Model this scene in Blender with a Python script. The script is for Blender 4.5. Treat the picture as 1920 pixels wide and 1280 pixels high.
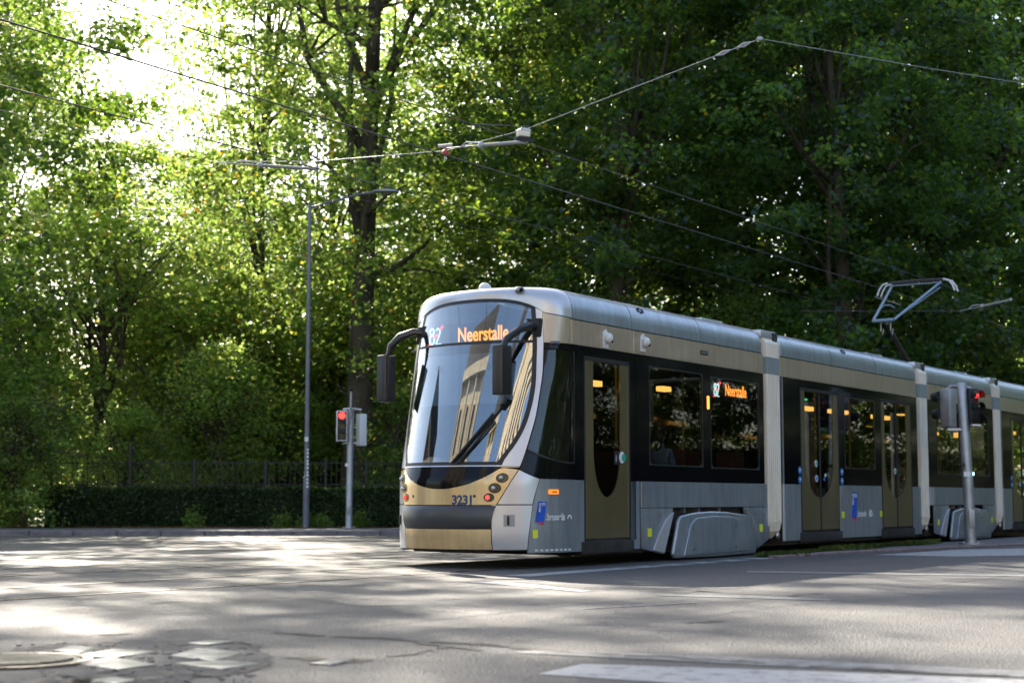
import bpy, bmesh, math, random
import numpy as np
from mathutils import Vector, Matrix, Euler
R = math.radians
random.seed(7)
scene = bpy.context.scene
COL = scene.collection
for o in list(bpy.data.objects):
    bpy.data.objects.remove(o)

# ------------------------------------------------------------------ camera
FPX, CAMH = 3000.0, 0.82                      # focal length in px of the 1920 px wide frame
PITCH = math.atan(296 / FPX)
cam_d = bpy.data.cameras.new("camera")
cam_d.sensor_width = 36.0
cam_d.lens = 36.0 * FPX / 1920.0
cam_d.clip_start, cam_d.clip_end = 0.1, 3000
cam_d.dof.use_dof = True
cam_d.dof.focus_distance = 17.0
cam_d.dof.aperture_fstop = 2.2
cam = bpy.data.objects.new("camera", cam_d)
cam.location = (0, 0, CAMH)
cam.rotation_euler = (math.pi / 2 + PITCH, 0, 0)
COL.objects.link(cam)
scene.camera = cam

# ------------------------------------------------------------------ light
SUN_EL, SUN_AZ = R(36), R(-20)                # azimuth from +Y, negative = left
SUNV = Vector((math.sin(SUN_AZ) * math.cos(SUN_EL), math.cos(SUN_AZ) * math.cos(SUN_EL), math.sin(SUN_EL)))
world = bpy.data.worlds.new("World")
scene.world = world
world.use_nodes = True
wn = world.node_tree
wn.nodes.clear()
sky = wn.nodes.new("ShaderNodeTexSky")
sky.sky_type = 'NISHITA'
sky.sun_disc = False
sky.sun_elevation = SUN_EL
sky.sun_rotation = SUN_AZ % (2 * math.pi)
sky.dust_density = 2.0
bg = wn.nodes.new("ShaderNodeBackground")
bg.inputs[1].default_value = 0.12
wo = wn.nodes.new("ShaderNodeOutputWorld")
wn.links.new(sky.outputs[0], bg.inputs[0])
wn.links.new(bg.outputs[0], wo.inputs[0])
sd = bpy.data.lights.new("sun", 'SUN')
sd.energy = 5.0
sd.angle = R(0.53)
sd.color = (1.0, 0.91, 0.77)
sun = bpy.data.objects.new("sun", sd)
sun.rotation_euler = SUNV.to_track_quat('Z', 'Y').to_euler()
COL.objects.link(sun)
vs = scene.view_settings
vs.view_transform = 'Standard'
vs.look = 'None'
vs.gamma = 1.0
vs.exposure = 1.88
cy = scene.cycles
cy.use_denoising = True
cy.max_bounces = 10
cy.transparent_max_bounces = 12
cy.diffuse_bounces = 4
cy.glossy_bounces = 4
cy.transmission_bounces = 6
cy.volume_bounces = 0
cy.caustics_reflective = False
cy.caustics_refractive = False

# ------------------------------------------------------------------ photo ray -> ground point
_c, _s = math.cos(PITCH), math.sin(PITCH)
def at(px, py, z=0.0):
    a = (px - 960) / FPX; b = (640 - py) / FPX
    d = (a, _c - b * _s, _s + b * _c)
    k = (z - CAMH) / d[2]
    return (d[0] * k, d[1] * k)

# ------------------------------------------------------------------ materials
def mat(name, col=(.5, .5, .5), rough=.5, metal=0., spec=.5, coat=0., emit=None, es=0.):
    m = bpy.data.materials.new(name)
    m.use_nodes = True
    b = m.node_tree.nodes["Principled BSDF"]
    b.inputs["Base Color"].default_value = (*col, 1)
    b.inputs["Roughness"].default_value = rough
    b.inputs["Metallic"].default_value = metal
    b.inputs["Specular IOR Level"].default_value = spec
    b.inputs["Coat Weight"].default_value = coat
    b.inputs["Coat Roughness"].default_value = .05
    if emit:
        b.inputs["Emission Color"].default_value = (*emit, 1)
        b.inputs["Emission Strength"].default_value = es
    return m
def N(m, t, **kw):
    n = m.node_tree.nodes.new(t)
    for k, v in kw.items():
        setattr(n, k, v)
    return n
def noisy(m, c1, c2, scale=4., rough=None, bump=0., bscale=None, detail=6., dist=.02, stretch=None, grime=0):
    nt = m.node_tree; b = nt.nodes["Principled BSDF"]
    tc = N(m, "ShaderNodeTexCoord")
    src = tc.outputs["Object"]
    if stretch:
        mp = N(m, "ShaderNodeMapping"); mp.inputs["Scale"].default_value = stretch
        nt.links.new(src, mp.inputs[0]); src = mp.outputs[0]
    nz = N(m, "ShaderNodeTexNoise"); nz.inputs["Scale"].default_value = scale; nz.inputs["Detail"].default_value = detail
    nt.links.new(src, nz.inputs["Vector"])
    cr = N(m, "ShaderNodeValToRGB")
    cr.color_ramp.elements[0].color = (*c1, 1); cr.color_ramp.elements[0].position = .35
    cr.color_ramp.elements[1].color = (*c2, 1); cr.color_ramp.elements[1].position = .65
    nt.links.new(nz.outputs["Fac"], cr.inputs[0]); nt.links.new(cr.outputs[0], b.inputs["Base Color"])
    if grime:
        mp2 = N(m, "ShaderNodeMapping"); mp2.inputs["Scale"].default_value = (5, 5, .7)
        n5 = N(m, "ShaderNodeTexNoise"); n5.inputs["Scale"].default_value = 1.6; n5.inputs["Detail"].default_value = 8; n5.inputs["Roughness"].default_value = .7
        nt.links.new(tc.outputs["Object"], mp2.inputs[0]); nt.links.new(mp2.outputs[0], n5.inputs["Vector"])
        c5 = N(m, "ShaderNodeValToRGB"); c5.color_ramp.elements[0].position = .30; c5.color_ramp.elements[0].color = (1 - grime, 1 - grime * 1.05, 1 - grime * 1.15, 1); c5.color_ramp.elements[1].position = .62; c5.color_ramp.elements[1].color = (1, 1, 1, 1)
        m5 = N(m, "ShaderNodeMix", data_type='RGBA', blend_type='MULTIPLY'); m5.inputs[0].default_value = 1
        nt.links.new(n5.outputs["Fac"], c5.inputs[0]); nt.links.new(cr.outputs[0], m5.inputs[6]); nt.links.new(c5.outputs[0], m5.inputs[7]); nt.links.new(m5.outputs[2], b.inputs["Base Color"])
    if rough:
        mr = N(m, "ShaderNodeMapRange"); mr.inputs[3].default_value, mr.inputs[4].default_value = rough
        nt.links.new(nz.outputs["Fac"], mr.inputs[0]); nt.links.new(mr.outputs[0], b.inputs["Roughness"])
    if bump:
        n2 = N(m, "ShaderNodeTexNoise"); n2.inputs["Scale"].default_value = bscale or scale * 8; n2.inputs["Detail"].default_value = 4
        nt.links.new(src, n2.inputs["Vector"])
        bp = N(m, "ShaderNodeBump"); bp.inputs["Strength"].default_value = bump; bp.inputs["Distance"].default_value = dist
        nt.links.new(n2.outputs["Fac"], bp.inputs["Height"]); nt.links.new(bp.outputs[0], b.inputs["Normal"])
    return m
def glassmat(name, tint, f0, rough=0.0, refl=(1, 1, 1)):
    """thin glass: tinted see-through plus mirror by the Schlick curve (same from both faces)"""
    m = bpy.data.materials.new(name); m.use_nodes = True
    nt = m.node_tree; nt.nodes.clear()
    out = N(m, "ShaderNodeOutputMaterial"); mx = N(m, "ShaderNodeMixShader")
    tr = N(m, "ShaderNodeBsdfTransparent"); gl = N(m, "ShaderNodeBsdfGlossy")
    tr.inputs[0].default_value = (*tint, 1); gl.inputs["Roughness"].default_value = rough; gl.inputs[0].default_value = (*refl, 1)
    g = N(m, "ShaderNodeNewGeometry"); dt = N(m, "ShaderNodeVectorMath", operation='DOT_PRODUCT')
    nt.links.new(g.outputs["Incoming"], dt.inputs[0]); nt.links.new(g.outputs["Normal"], dt.inputs[1])
    def mth(op, a, b_=None):
        q = N(m, "ShaderNodeMath", operation=op)
        for i, v in enumerate((a, b_)):
            if v is None: continue
            if isinstance(v, (int, float)): q.inputs[i].default_value = v
            else: nt.links.new(v, q.inputs[i])
        return q.outputs[0]
    c = mth('ABSOLUTE', dt.outputs["Value"])
    p = mth('POWER', mth('SUBTRACT', 1.0, c), 5.0)
    f = mth('ADD', mth('MULTIPLY', p, 1 - f0), f0)
    nt.links.new(f, mx.inputs[0]); nt.links.new(tr.outputs[0], mx.inputs[1]); nt.links.new(gl.outputs[0], mx.inputs[2])
    nt.links.new(mx.outputs[0], out.inputs[0])
    return m
def leafmat(name, dcols, tcols, tfac=.45, gloss=.35, rough=.45):
    m = bpy.data.materials.new(name); m.use_nodes = True
    nt = m.node_tree; nt.nodes.clear()
    out = N(m, "ShaderNodeOutputMaterial")
    geo = N(m, "ShaderNodeNewGeometry")
    def ramp(cols):
        cr = N(m, "ShaderNodeValToRGB"); cr.color_ramp.interpolation = 'LINEAR'
        el = cr.color_ramp.elements
        el[0].position = cols[0][0]; el[0].color = (*cols[0][1], 1)
        el[1].position = cols[-1][0]; el[1].color = (*cols[-1][1], 1)
        for p, c in cols[1:-1]:
            e = el.new(p); e.color = (*c, 1)
        nt.links.new(geo.outputs["Random Per Island"], cr.inputs[0])
        return cr
    rd, rt = ramp(dcols), ramp(tcols)
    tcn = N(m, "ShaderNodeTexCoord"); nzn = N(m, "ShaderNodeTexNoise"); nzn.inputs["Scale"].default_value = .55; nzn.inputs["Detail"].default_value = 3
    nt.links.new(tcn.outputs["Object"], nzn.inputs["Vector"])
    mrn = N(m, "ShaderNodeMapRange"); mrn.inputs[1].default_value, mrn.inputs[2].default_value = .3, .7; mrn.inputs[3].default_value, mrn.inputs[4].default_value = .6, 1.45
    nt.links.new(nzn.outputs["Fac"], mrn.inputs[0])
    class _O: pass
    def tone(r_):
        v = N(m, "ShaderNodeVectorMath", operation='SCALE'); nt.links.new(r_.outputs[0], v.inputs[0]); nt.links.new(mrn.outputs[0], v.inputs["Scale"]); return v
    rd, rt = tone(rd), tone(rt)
    pb = N(m, "ShaderNodeBsdfPrincipled"); pb.inputs["Roughness"].default_value = rough
    pb.inputs["Specular IOR Level"].default_value = gloss
    tl = N(m, "ShaderNodeBsdfTranslucent")
    mx = N(m, "ShaderNodeMixShader"); mx.inputs[0].default_value = tfac
    nt.links.new(rd.outputs[0], pb.inputs["Base Color"]); nt.links.new(rt.outputs[0], tl.inputs[0])
    nt.links.new(pb.outputs[0], mx.inputs[1]); nt.links.new(tl.outputs[0], mx.inputs[2]); nt.links.new(mx.outputs[0], out.inputs[0])
    return m

M = {}
M['silver'] = noisy(mat("silver_paint", (.36, .40, .44), .34, .55, .5, .25), (.33, .37, .41), (.39, .43, .47), 1.3, (.28, .42), .03, 60, grime=.3)
M['silver_light'] = mat("silver_light", (.56, .57, .59), .3, .45, .5, .3)
M['silver_dark'] = mat("silver_dark", (.28, .31, .35), .4, .5, .5, .2)
M['beige'] = noisy(mat("beige_paint", (.42, .34, .23), .3, .35, .5, .4), (.50, .40, .285), (.56, .455, .33), .8, (.24, .36), grime=.22)
M['gold'] = noisy(mat("gold_paint", (.62, .44, .22), .25, .4, .5, .5), (.66, .47, .23), (.74, .55, .29), .8, (.2, .32), grime=.25)
M['olive'] = noisy(mat("olive_door_paint", (.14, .115, .05), .35, .3, .5, .3), (.125, .10, .045), (.155, .125, .055), 1.5, (.28, .42))
M['olive_edge'] = mat("olive_edge", (.20, .18, .10), .4, .2)
M['black'] = mat("black_gloss", (.005, .005, .006), .09, 0, .22, 0)
M['blackmat'] = mat("black_matt", (.012, .012, .013), .55)
M['frame'] = mat("window_rim", (.022, .022, .024), .35)
M['rubber'] = mat("rubber", (.015, .015, .015), .8)
M['bumper'] = mat("bumper_grey", (.055, .058, .062), .38, .3, .5, .1)
M['under'] = noisy(mat("underframe", (.02, .018, .016), .8), (.012, .011, .01), (.035, .028, .022), 5)
M['bellows'] = noisy(mat("bellows_fabric", (.75, .68, .55), .6), (.80, .73, .60), (.88, .81, .68), 2., grime=.15)  # cream raised to carry the sun catching the bellows
M['bellows_band'] = mat("bellows_band", (.22, .27, .28), .4)
M['grey'] = mat("interior_grey", (.16, .16, .165), .6)
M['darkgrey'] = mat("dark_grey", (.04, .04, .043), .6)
M['blind'] = glassmat("blind_fabric", (.35, .35, .35), .02)
M['ws'] = glassmat("windshield_glass", (.72, .76, .76), .19)
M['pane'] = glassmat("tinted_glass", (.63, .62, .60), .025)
M['pane_far_dim'] = glassmat("far_glass_dimmed", (.30, .30, .29), .03)  # same glass as the near panes, tint deepened to dim the sunlit leaves
M['clear'] = glassmat("cab_glass", (.65, .65, .64), .04)
M['mirror_case'] = mat("mirror_case", (.018, .019, .022), .32, 0, .5, .1)
M['metal'] = noisy(mat("galvanised", (.38, .39, .40), .42, .6), (.30, .31, .32), (.44, .45, .46), 3., (.35, .55))
M['pole_dark'] = noisy(mat("lamp_pole_paint", (.17, .18, .20), .5, .2), (.13, .14, .16), (.2, .21, .23), 2., (.4, .6))
M['white'] = mat("white_plastic", (.7, .7, .68), .4)
M['yellow'] = mat("reflector_yellow", (.75, .78, .03), .4)
M['orange'] = mat("orange_lens", (.8, .2, .02), .3, emit=(1, .25, .02), es=.35)
M['orange_on'] = mat("orange_lamp_on", (.9, .25, .03), .3, emit=(1, .27, .04), es=1.0)
M['led'] = mat("led_amber", (.6, .2, .02), .5, emit=(1, .33, .04), es=1.15)
M['ledc'] = mat("led_white", (.4, .6, .6), .5, emit=(.55, .9, .95), es=.7)
M['ledr'] = mat("led_red", (.6, .02, .02), .5, emit=(1, .03, .03), es=.9)
M['red_on'] = mat("red_lamp_on", (.8, .02, .02), .3, emit=(1, .02, .015), es=2.2)
M['red_dim'] = mat("red_lens", (.5, .02, .02), .2, emit=(1, .05, .03), es=.6)
M['lens'] = mat("lamp_lens", (.55, .55, .5), .08, .6)
M['recess'] = mat("lamp_recess", (.05, .045, .035), .25, .6)
M['navy'] = mat("navy_print", (.03, .05, .14), .4)
M['blue'] = mat("logo_blue", (.01, .09, .55), .35)
M['red'] = mat("logo_red", (.75, .02, .03), .35)
M['whitep'] = mat("white_print", (.75, .75, .75), .4)
M['green'] = mat("button_green", (.02, .42, .26), .35)
M['bluesign'] = mat("sign_blue", (.03, .18, .55), .35)
M['warm'] = mat("warm_strip_light", (.9, .6, .2), .5, emit=(1, .55, .12), es=.9)
M['warmpanel'] = mat("ceiling_panel_wood", (.5, .26, .05), .5)
M['greenled'] = mat("green_led", (.05, .6, .3), .5, emit=(.05, .8, .35), es=.6)
M['seat'] = mat("seat_fabric", (.12, .055, .025), .8)
M['steel'] = mat("steel", (.5, .5, .5), .28, .9)
M['panto'] = mat("pantograph_blue_grey", (.22, .30, .36), .4, .4)
M['carbon'] = mat("contact_strip", (.05, .04, .038), .5)
M['wire'] = mat("wire_dark", (.05, .045, .045), .5, .3)
M['wire_light'] = mat("wire_galvanised", (.32, .32, .31), .45, .5)
M['insul'] = mat("insulator_red", (.45, .07, .04), .4)
M['bark'] = noisy(mat("bark", (.06, .045, .03), .9), (.035, .027, .018), (.10, .08, .055), 3., None, .6, 12, dist=.05, stretch=(1, 1, .35))
M['skin'] = mat("skin", (.45, .24, .16), .5)
M['hair'] = mat("hair_dark", (.012, .008, .006), .5)
M['denim'] = mat("denim_shirt", (.16, .26, .38), .8)
M['maroon'] = mat("maroon_top", (.10, .02, .02), .8)
M['ytop'] = mat("yellow_top", (.55, .50, .08), .8)
M['trouser'] = mat("dark_trousers", (.02, .02, .03), .8)

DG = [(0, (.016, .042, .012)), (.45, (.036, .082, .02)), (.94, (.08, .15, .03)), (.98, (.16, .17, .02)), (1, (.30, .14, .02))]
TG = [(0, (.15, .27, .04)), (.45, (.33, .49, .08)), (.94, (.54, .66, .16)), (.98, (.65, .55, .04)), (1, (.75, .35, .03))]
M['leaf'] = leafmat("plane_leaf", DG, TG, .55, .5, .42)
M['leaf_shade'] = leafmat("shaded_leaf", [(0, (.012, .032, .014)), (.96, (.036, .08, .032)), (.985, (.12, .15, .03)), (1, (.26, .15, .02))],  # darker copy of the tree leaf, canopy shade put into its colour
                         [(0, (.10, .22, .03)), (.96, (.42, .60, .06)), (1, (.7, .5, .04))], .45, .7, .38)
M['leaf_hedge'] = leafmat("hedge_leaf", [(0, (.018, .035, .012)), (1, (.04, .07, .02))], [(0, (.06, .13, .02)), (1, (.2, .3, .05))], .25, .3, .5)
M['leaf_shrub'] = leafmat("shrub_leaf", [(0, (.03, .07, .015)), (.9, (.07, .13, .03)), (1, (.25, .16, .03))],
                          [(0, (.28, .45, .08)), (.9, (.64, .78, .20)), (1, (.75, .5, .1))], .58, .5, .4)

# ------------------------------------------------------------------ object helpers
def link(o, parent=None):
    COL.objects.link(o)
    if parent is not None:
        o.parent = parent
    return o
def tag(o, label=None, cat=None, group=None, kind=None):
    if label: o['label'] = label
    if cat: o['category'] = cat
    if group: o['group'] = group
    if kind: o['kind'] = kind
    return o
def empty(name, loc=(0, 0, 0), rz=0., label=None, cat=None, group=None):
    o = bpy.data.objects.new(name, None)
    o.location = loc; o.rotation_euler = (0, 0, rz); o.empty_display_size = .2
    link(o); return tag(o, label, cat, group)
class MB:
    def __init__(s): s.v = []; s.f = []
    def add(s, vs, fs):
        n = len(s.v); s.v += [tuple(q) for q in vs]; s.f += [tuple(i + n for i in f) for f in fs]; return s
    def box(s, x0, x1, y0, y1, z0, z1):
        return s.add([(x0, y0, z0), (x1, y0, z0), (x1, y1, z0), (x0, y1, z0), (x0, y0, z1), (x1, y0, z1), (x1, y1, z1), (x0, y1, z1)],
                     [(0, 3, 2, 1), (4, 5, 6, 7), (0, 1, 5, 4), (1, 2, 6, 5), (2, 3, 7, 6), (3, 0, 4, 7)])
    def tube(s, pts, rad, n=8, cap=True):
        pts = [Vector(p) for p in pts]
        if not hasattr(rad, '__len__'): rad = [rad] * len(pts)
        rings = []; up = None
        for i, p in enumerate(pts):
            t = (pts[min(i + 1, len(pts) - 1)] - pts[max(i - 1, 0)]).normalized()
            if up is None:
                up = Vector((0, 0, 1)) if abs(t.z) < .9 else Vector((1, 0, 0))
            a = (up - t * up.dot(t)).normalized(); b = t.cross(a); up = a
            rings.append([p + (a * math.cos(2 * math.pi * k / n) + b * math.sin(2 * math.pi * k / n)) * rad[i] for k in range(n)])
        vs = [v for r in rings for v in r]; fs = []
        for i in range(len(rings) - 1):
            for k in range(n):
                fs.append((i * n + k, i * n + (k + 1) % n, (i + 1) * n + (k + 1) % n, (i + 1) * n + k))
        if cap:
            fs.append(tuple(range(n - 1, -1, -1))); m = (len(rings) - 1) * n
            fs.append(tuple(m + k for k in range(n)))
        return s.add(vs, fs)
    def ball(s, c, r, n=10, m=7):
        if not hasattr(r, '__len__'): r = (r, r, r)
        vs = []; fs = []
        for i in range(m + 1):
            th = math.pi * i / m
            for k in range(n):
                ph = 2 * math.pi * k / n
                vs.append((c[0] + r[0] * math.sin(th) * math.cos(ph), c[1] + r[1] * math.sin(th) * math.sin(ph), c[2] + r[2] * math.cos(th)))
        for i in range(m):
            for k in range(n):
                fs.append((i * n + k, (i + 1) * n + k, (i + 1) * n + (k + 1) % n, i * n + (k + 1) % n))
        return s.add(vs, fs)
    def prism(s, poly, axis, a, b):
        """poly: 2D list; axis 'y' -> (x,z) polygon extruded y a..b ; 'z' -> (x,y); 'x' -> (y,z)"""
        def P(u, v, w):
            return {'y': (u, w, v), 'z': (u, v, w), 'x': (w, u, v)}[axis]
        n = len(poly)
        vs = [P(u, v, a) for u, v in poly] + [P(u, v, b) for u, v in poly]
        fs = [tuple(range(n)), tuple(range(2 * n - 1, n - 1, -1))] + [(i, n + i, n + (i + 1) % n, (i + 1) % n) for i in range(n)]
        return s.add(vs, fs)
    def build(s, name, m, parent=None, smooth=False, bevel=0., seg=2, angle=35, **tg):
        me = bpy.data.meshes.new(name); me.from_pydata(s.v, [], s.f)
        bm = bmesh.new(); bm.from_mesh(me)
        bmesh.ops.recalc_face_normals(bm, faces=bm.faces)
        if bevel:
            es = [e for e in bm.edges if len(e.link_faces) == 2 and e.calc_face_angle(0) > R(35)]
            bmesh.ops.bevel(bm, geom=es, offset=bevel, segments=seg, profile=.6, affect='EDGES', clamp_overlap=True)
        bm.to_mesh(me); bm.free()
        me.materials.append(M[m] if isinstance(m, str) else m)
        if smooth or bevel:
            me.polygons.foreach_set('use_smooth', [True] * len(me.polygons))
            me.set_sharp_from_angle(angle=R(angle))
        o = bpy.data.objects.new(name, me); link(o, parent); tag(o, **tg); return o
def gridsolid(name, P, nu, nv, th, m, parent, off=0., smooth=True, **tg):
    """a curved sheet P(u,v) -> point, thickened to th inwards, pushed off outwards along its normal"""
    g = [[Vector(P(i / nu, j / nv)) for j in range(nv + 1)] for i in range(nu + 1)]
    def nr(i, j):
        a = g[min(i + 1, nu)][j] - g[max(i - 1, 0)][j]; b = g[i][min(j + 1, nv)] - g[i][max(j - 1, 0)]
        c = a.cross(b); return c.normalized() if c.length > 1e-9 else Vector((0, -1, 0))
    ref = Vector((1.2, 1.15, 1.7)) if min(q.x for r_ in g for q in r_) < .5 else Vector(((g[0][0].x + g[nu][0].x) / 2, 1.15, 1.7))
    sgn = 1 if sum(nr(i, j).dot(g[i][j] - ref) for i in range(nu + 1) for j in range(nv + 1)) > 0 else -1
    A = []; B = []
    for i in range(nu + 1):
        for j in range(nv + 1):
            n = nr(i, j) * sgn; A.append(g[i][j] + n * off); B.append(g[i][j] + n * (off - th))
    W = nv + 1; K = len(A); fs = []
    for i in range(nu):
        for j in range(nv):
            q = (i * W + j, (i + 1) * W + j, (i + 1) * W + j + 1, i * W + j + 1)
            fs.append(q)
            if th: fs.append(tuple(K + k for k in reversed(q)))
    if th:
        rim = [i * W for i in range(nu + 1)] + [nu * W + j for j in range(1, W)] + [i * W + nv for i in range(nu - 1, -1, -1)] + [j for j in range(nv - 1, 0, -1)]
        for k in range(len(rim)):
            a, b = rim[k], rim[(k + 1) % len(rim)]
            fs.append((b, a, K + a, K + b))
    mb = MB(); mb.v = [tuple(v) for v in A + (B if th else [])]; mb.f = fs
    me = bpy.data.meshes.new(name); me.from_pydata(mb.v, [], mb.f)
    me.materials.append(M[m] if isinstance(m, str) else m)
    if smooth:
        me.polygons.foreach_set('use_smooth', [True] * len(me.polygons)); me.set_sharp_from_angle(angle=R(40))
    o = bpy.data.objects.new(name, me); link(o, parent); tag(o, **tg); return o
def lerp(a, b, t): return a + (b - a) * t
def curve1(tab, x):
    """piecewise smooth table lookup"""
    if x <= tab[0][0]: return tab[0][1]
    for (x0, y0), (x1, y1) in zip(tab, tab[1:]):
        if x <= x1: return lerp(y0, y1, (x - x0) / (x1 - x0))
    return tab[-1][1]
def textobj(name, body, m, parent, size, mtx, ext=.002, bold=0., sx=1., shear=0., **tg):
    c = bpy.data.curves.new(name, 'FONT'); c.body = body; c.size = size; c.extrude = ext; c.offset = bold; c.shear = shear
    t = bpy.data.objects.new("tmp", c); COL.objects.link(t)
    me = bpy.data.meshes.new_from_object(t.evaluated_get(bpy.context.evaluated_depsgraph_get()))
    bpy.data.objects.remove(t)
    me.name = name; me.transform(mtx @ Matrix.Diagonal((sx, 1, 1, 1)))
    me.materials.clear(); me.materials.append(M[m])
    o = bpy.data.objects.new(name, me); link(o, parent); tag(o, **tg); return o
def basis(o, x, y, z):
    x, y, z = Vector(x).normalized(), Vector(y).normalized(), Vector(z).normalized()
    return Matrix(((x.x, y.x, z.x, o[0]), (x.y, y.y, z.y, o[1]), (x.z, y.z, z.z, o[2]), (0, 0, 0, 1)))
def sidem(t, z, y=-.004):                       # text plane on the near tram side
    return basis((t, y, z), (1, 0, 0), (0, 0, 1), (0, -1, 0))

# ================================================================== SETTING
def sheet(name, pts, z, m, parent=None, **tg):
    mb = MB(); mb.v = [(x, y, z) for x, y in pts]; mb.f = [tuple(range(len(pts)))]
    o = mb.build(name, m, parent, **tg); return o
mg = noisy(mat("park_soil", (.06, .06, .03), .95), (.035, .04, .015), (.10, .11, .04), .6, None, .5, 3)
sheet("ground", [(-900, -900), (900, -900), (900, 1500), (-900, 1500)], -.03, mg, kind='structure')

# asphalt
ma = mat("asphalt", (.06, .06, .062), .6, 0, .4)
nt = ma.node_tree; b = nt.nodes["Principled BSDF"]
tc = N(ma, "ShaderNodeTexCoord")
n1 = N(ma, "ShaderNodeTexNoise"); n1.inputs["Scale"].default_value = .35; n1.inputs["Detail"].default_value = 5
n2 = N(ma, "ShaderNodeTexNoise"); n2.inputs["Scale"].default_value = 42; n2.inputs["Detail"].default_value = 6; n2.inputs["Roughness"].default_value = .75
vo = N(ma, "ShaderNodeTexVoronoi"); vo.inputs["Scale"].default_value = 70
for n_ in (n1, n2, vo): nt.links.new(tc.outputs["Object"], n_.inputs["Vector"])
r1 = N(ma, "ShaderNodeValToRGB"); r1.color_ramp.elements[0].position = .3; r1.color_ramp.elements[1].position = .7
r1.color_ramp.elements[0].color = (.043, .042, .042, 1); r1.color_ramp.elements[1].color = (.078, .075, .072, 1)
r2 = N(ma, "ShaderNodeValToRGB"); r2.color_ramp.elements[0].position = .38; r2.color_ramp.elements[1].position = .66
r2.color_ramp.elements[0].color = (.22, .22, .22, 1); r2.color_ramp.elements[1].color = (2.1, 2.05, 1.95, 1)
mm = N(ma, "ShaderNodeMix", data_type='RGBA', blend_type='MULTIPLY'); mm.inputs[0].default_value = 1
nt.links.new(n1.outputs["Fac"], r1.inputs[0]); nt.links.new(n2.outputs["Fac"], r2.inputs[0])
nt.links.new(r1.outputs[0], mm.inputs[6]); nt.links.new(r2.outputs[0], mm.inputs[7]); nt.links.new(mm.outputs[2], b.inputs["Base Color"])
mr = N(ma, "ShaderNodeMapRange"); mr.inputs[3].default_value = .55; mr.inputs[4].default_value = .8
nt.links.new(n1.outputs["Fac"], mr.inputs[0]); nt.links.new(mr.outputs[0], b.inputs["Roughness"])
bp = N(ma, "ShaderNodeBump"); bp.inputs["Strength"].default_value = .8; bp.inputs["Distance"].default_value = .010
nt.links.new(vo.outputs["Distance"], bp.inputs["Height"])
bp2 = N(ma, "ShaderNodeBump"); bp2.inputs["Strength"].default_value = .4; bp2.inputs["Distance"].default_value = .08
n3 = N(ma, "ShaderNodeTexNoise"); n3.inputs["Scale"].default_value = 1.1; n3.inputs["Detail"].default_value = 2
nt.links.new(tc.outputs["Object"], n3.inputs["Vector"]); nt.links.new(n3.outputs["Fac"], bp2.inputs["Height"])
nt.links.new(bp2.outputs[0], bp.inputs["Normal"]); nt.links.new(bp.outputs[0], b.inputs["Normal"])
road = sheet("road", [(-70, -14), (70, -14), (70, 37.6), (-70, 36.2)], 0, ma, kind='structure')

def wornpaint(name, c, wear):
    m = mat(name, c, .6)
    nt = m.node_tree; b = nt.nodes["Principled BSDF"]
    tc = N(m, "ShaderNodeTexCoord")
    a = N(m, "ShaderNodeTexNoise"); a.inputs["Scale"].default_value = 9; a.inputs["Detail"].default_value = 9; a.inputs["Roughness"].default_value = .75
    nt.links.new(tc.outputs["Object"], a.inputs["Vector"])
    cr = N(m, "ShaderNodeValToRGB"); cr.color_ramp.elements[0].position = wear - .06; cr.color_ramp.elements[1].position = wear + .06
    cr.color_ramp.elements[0].color = (.08, .08, .08, 1); cr.color_ramp.elements[1].color = (*c, 1)
    nt.links.new(a.outputs["Fac"], cr.inputs[0]); nt.links.new(cr.outputs[0], b.inputs["Base Color"])
    bp = N(m, "ShaderNodeBump"); bp.inputs["Strength"].default_value = .5; bp.inputs["Distance"].default_value = .006
    v = N(m, "ShaderNodeTexVoronoi"); v.inputs["Scale"].default_value = 70
    nt.links.new(tc.outputs["Object"], v.inputs["Vector"]); nt.links.new(v.outputs["Distance"], bp.inputs["Height"]); nt.links.new(bp.outputs[0], b.inputs["Normal"])
    return m
M['paint'] = wornpaint("road_paint", (.30, .30, .295), .43)
M['paint_old'] = wornpaint("road_paint_worn", (.17, .17, .165), .50)
M['stone'] = noisy(mat("paving_stone_blue", (.3, .3, .3), .35), (.13, .13, .13), (.34, .33, .31), 9, (.22, .45), .3, 40, dist=.004)
M['tar'] = mat("tar", (.012, .011, .010), .7)
M['patch'] = noisy(mat("patched_asphalt", (.04, .04, .04), .8), (.014, .014, .014), (.055, .055, .053), 5, None, .8, 45, dist=.02)
M['rail'] = noisy(mat("rail_steel", (.35, .33, .31), .25, .9), (.22, .19, .17), (.42, .40, .38), 3, (.18, .4))
M['pave'] = noisy(mat("pavement_concrete", (.12, .11, .11), .8), (.09, .085, .085), (.15, .135, .13), 2, None, .4, 30, dist=.01)
M['kerb'] = noisy(mat("kerb_stone", (.2, .19, .19), .7), (.14, .13, .135), (.22, .20, .20), 6)
M['kerb_pink'] = noisy(mat("kerb_red", (.22, .15, .15), .7), (.15, .10, .10), (.24, .17, .16), 6)

def px_poly(name, pts, m, z=.004, parent=road, **tg):
    return sheet(name, [at(*p) for p in pts], z, m, parent, **tg)
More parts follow.
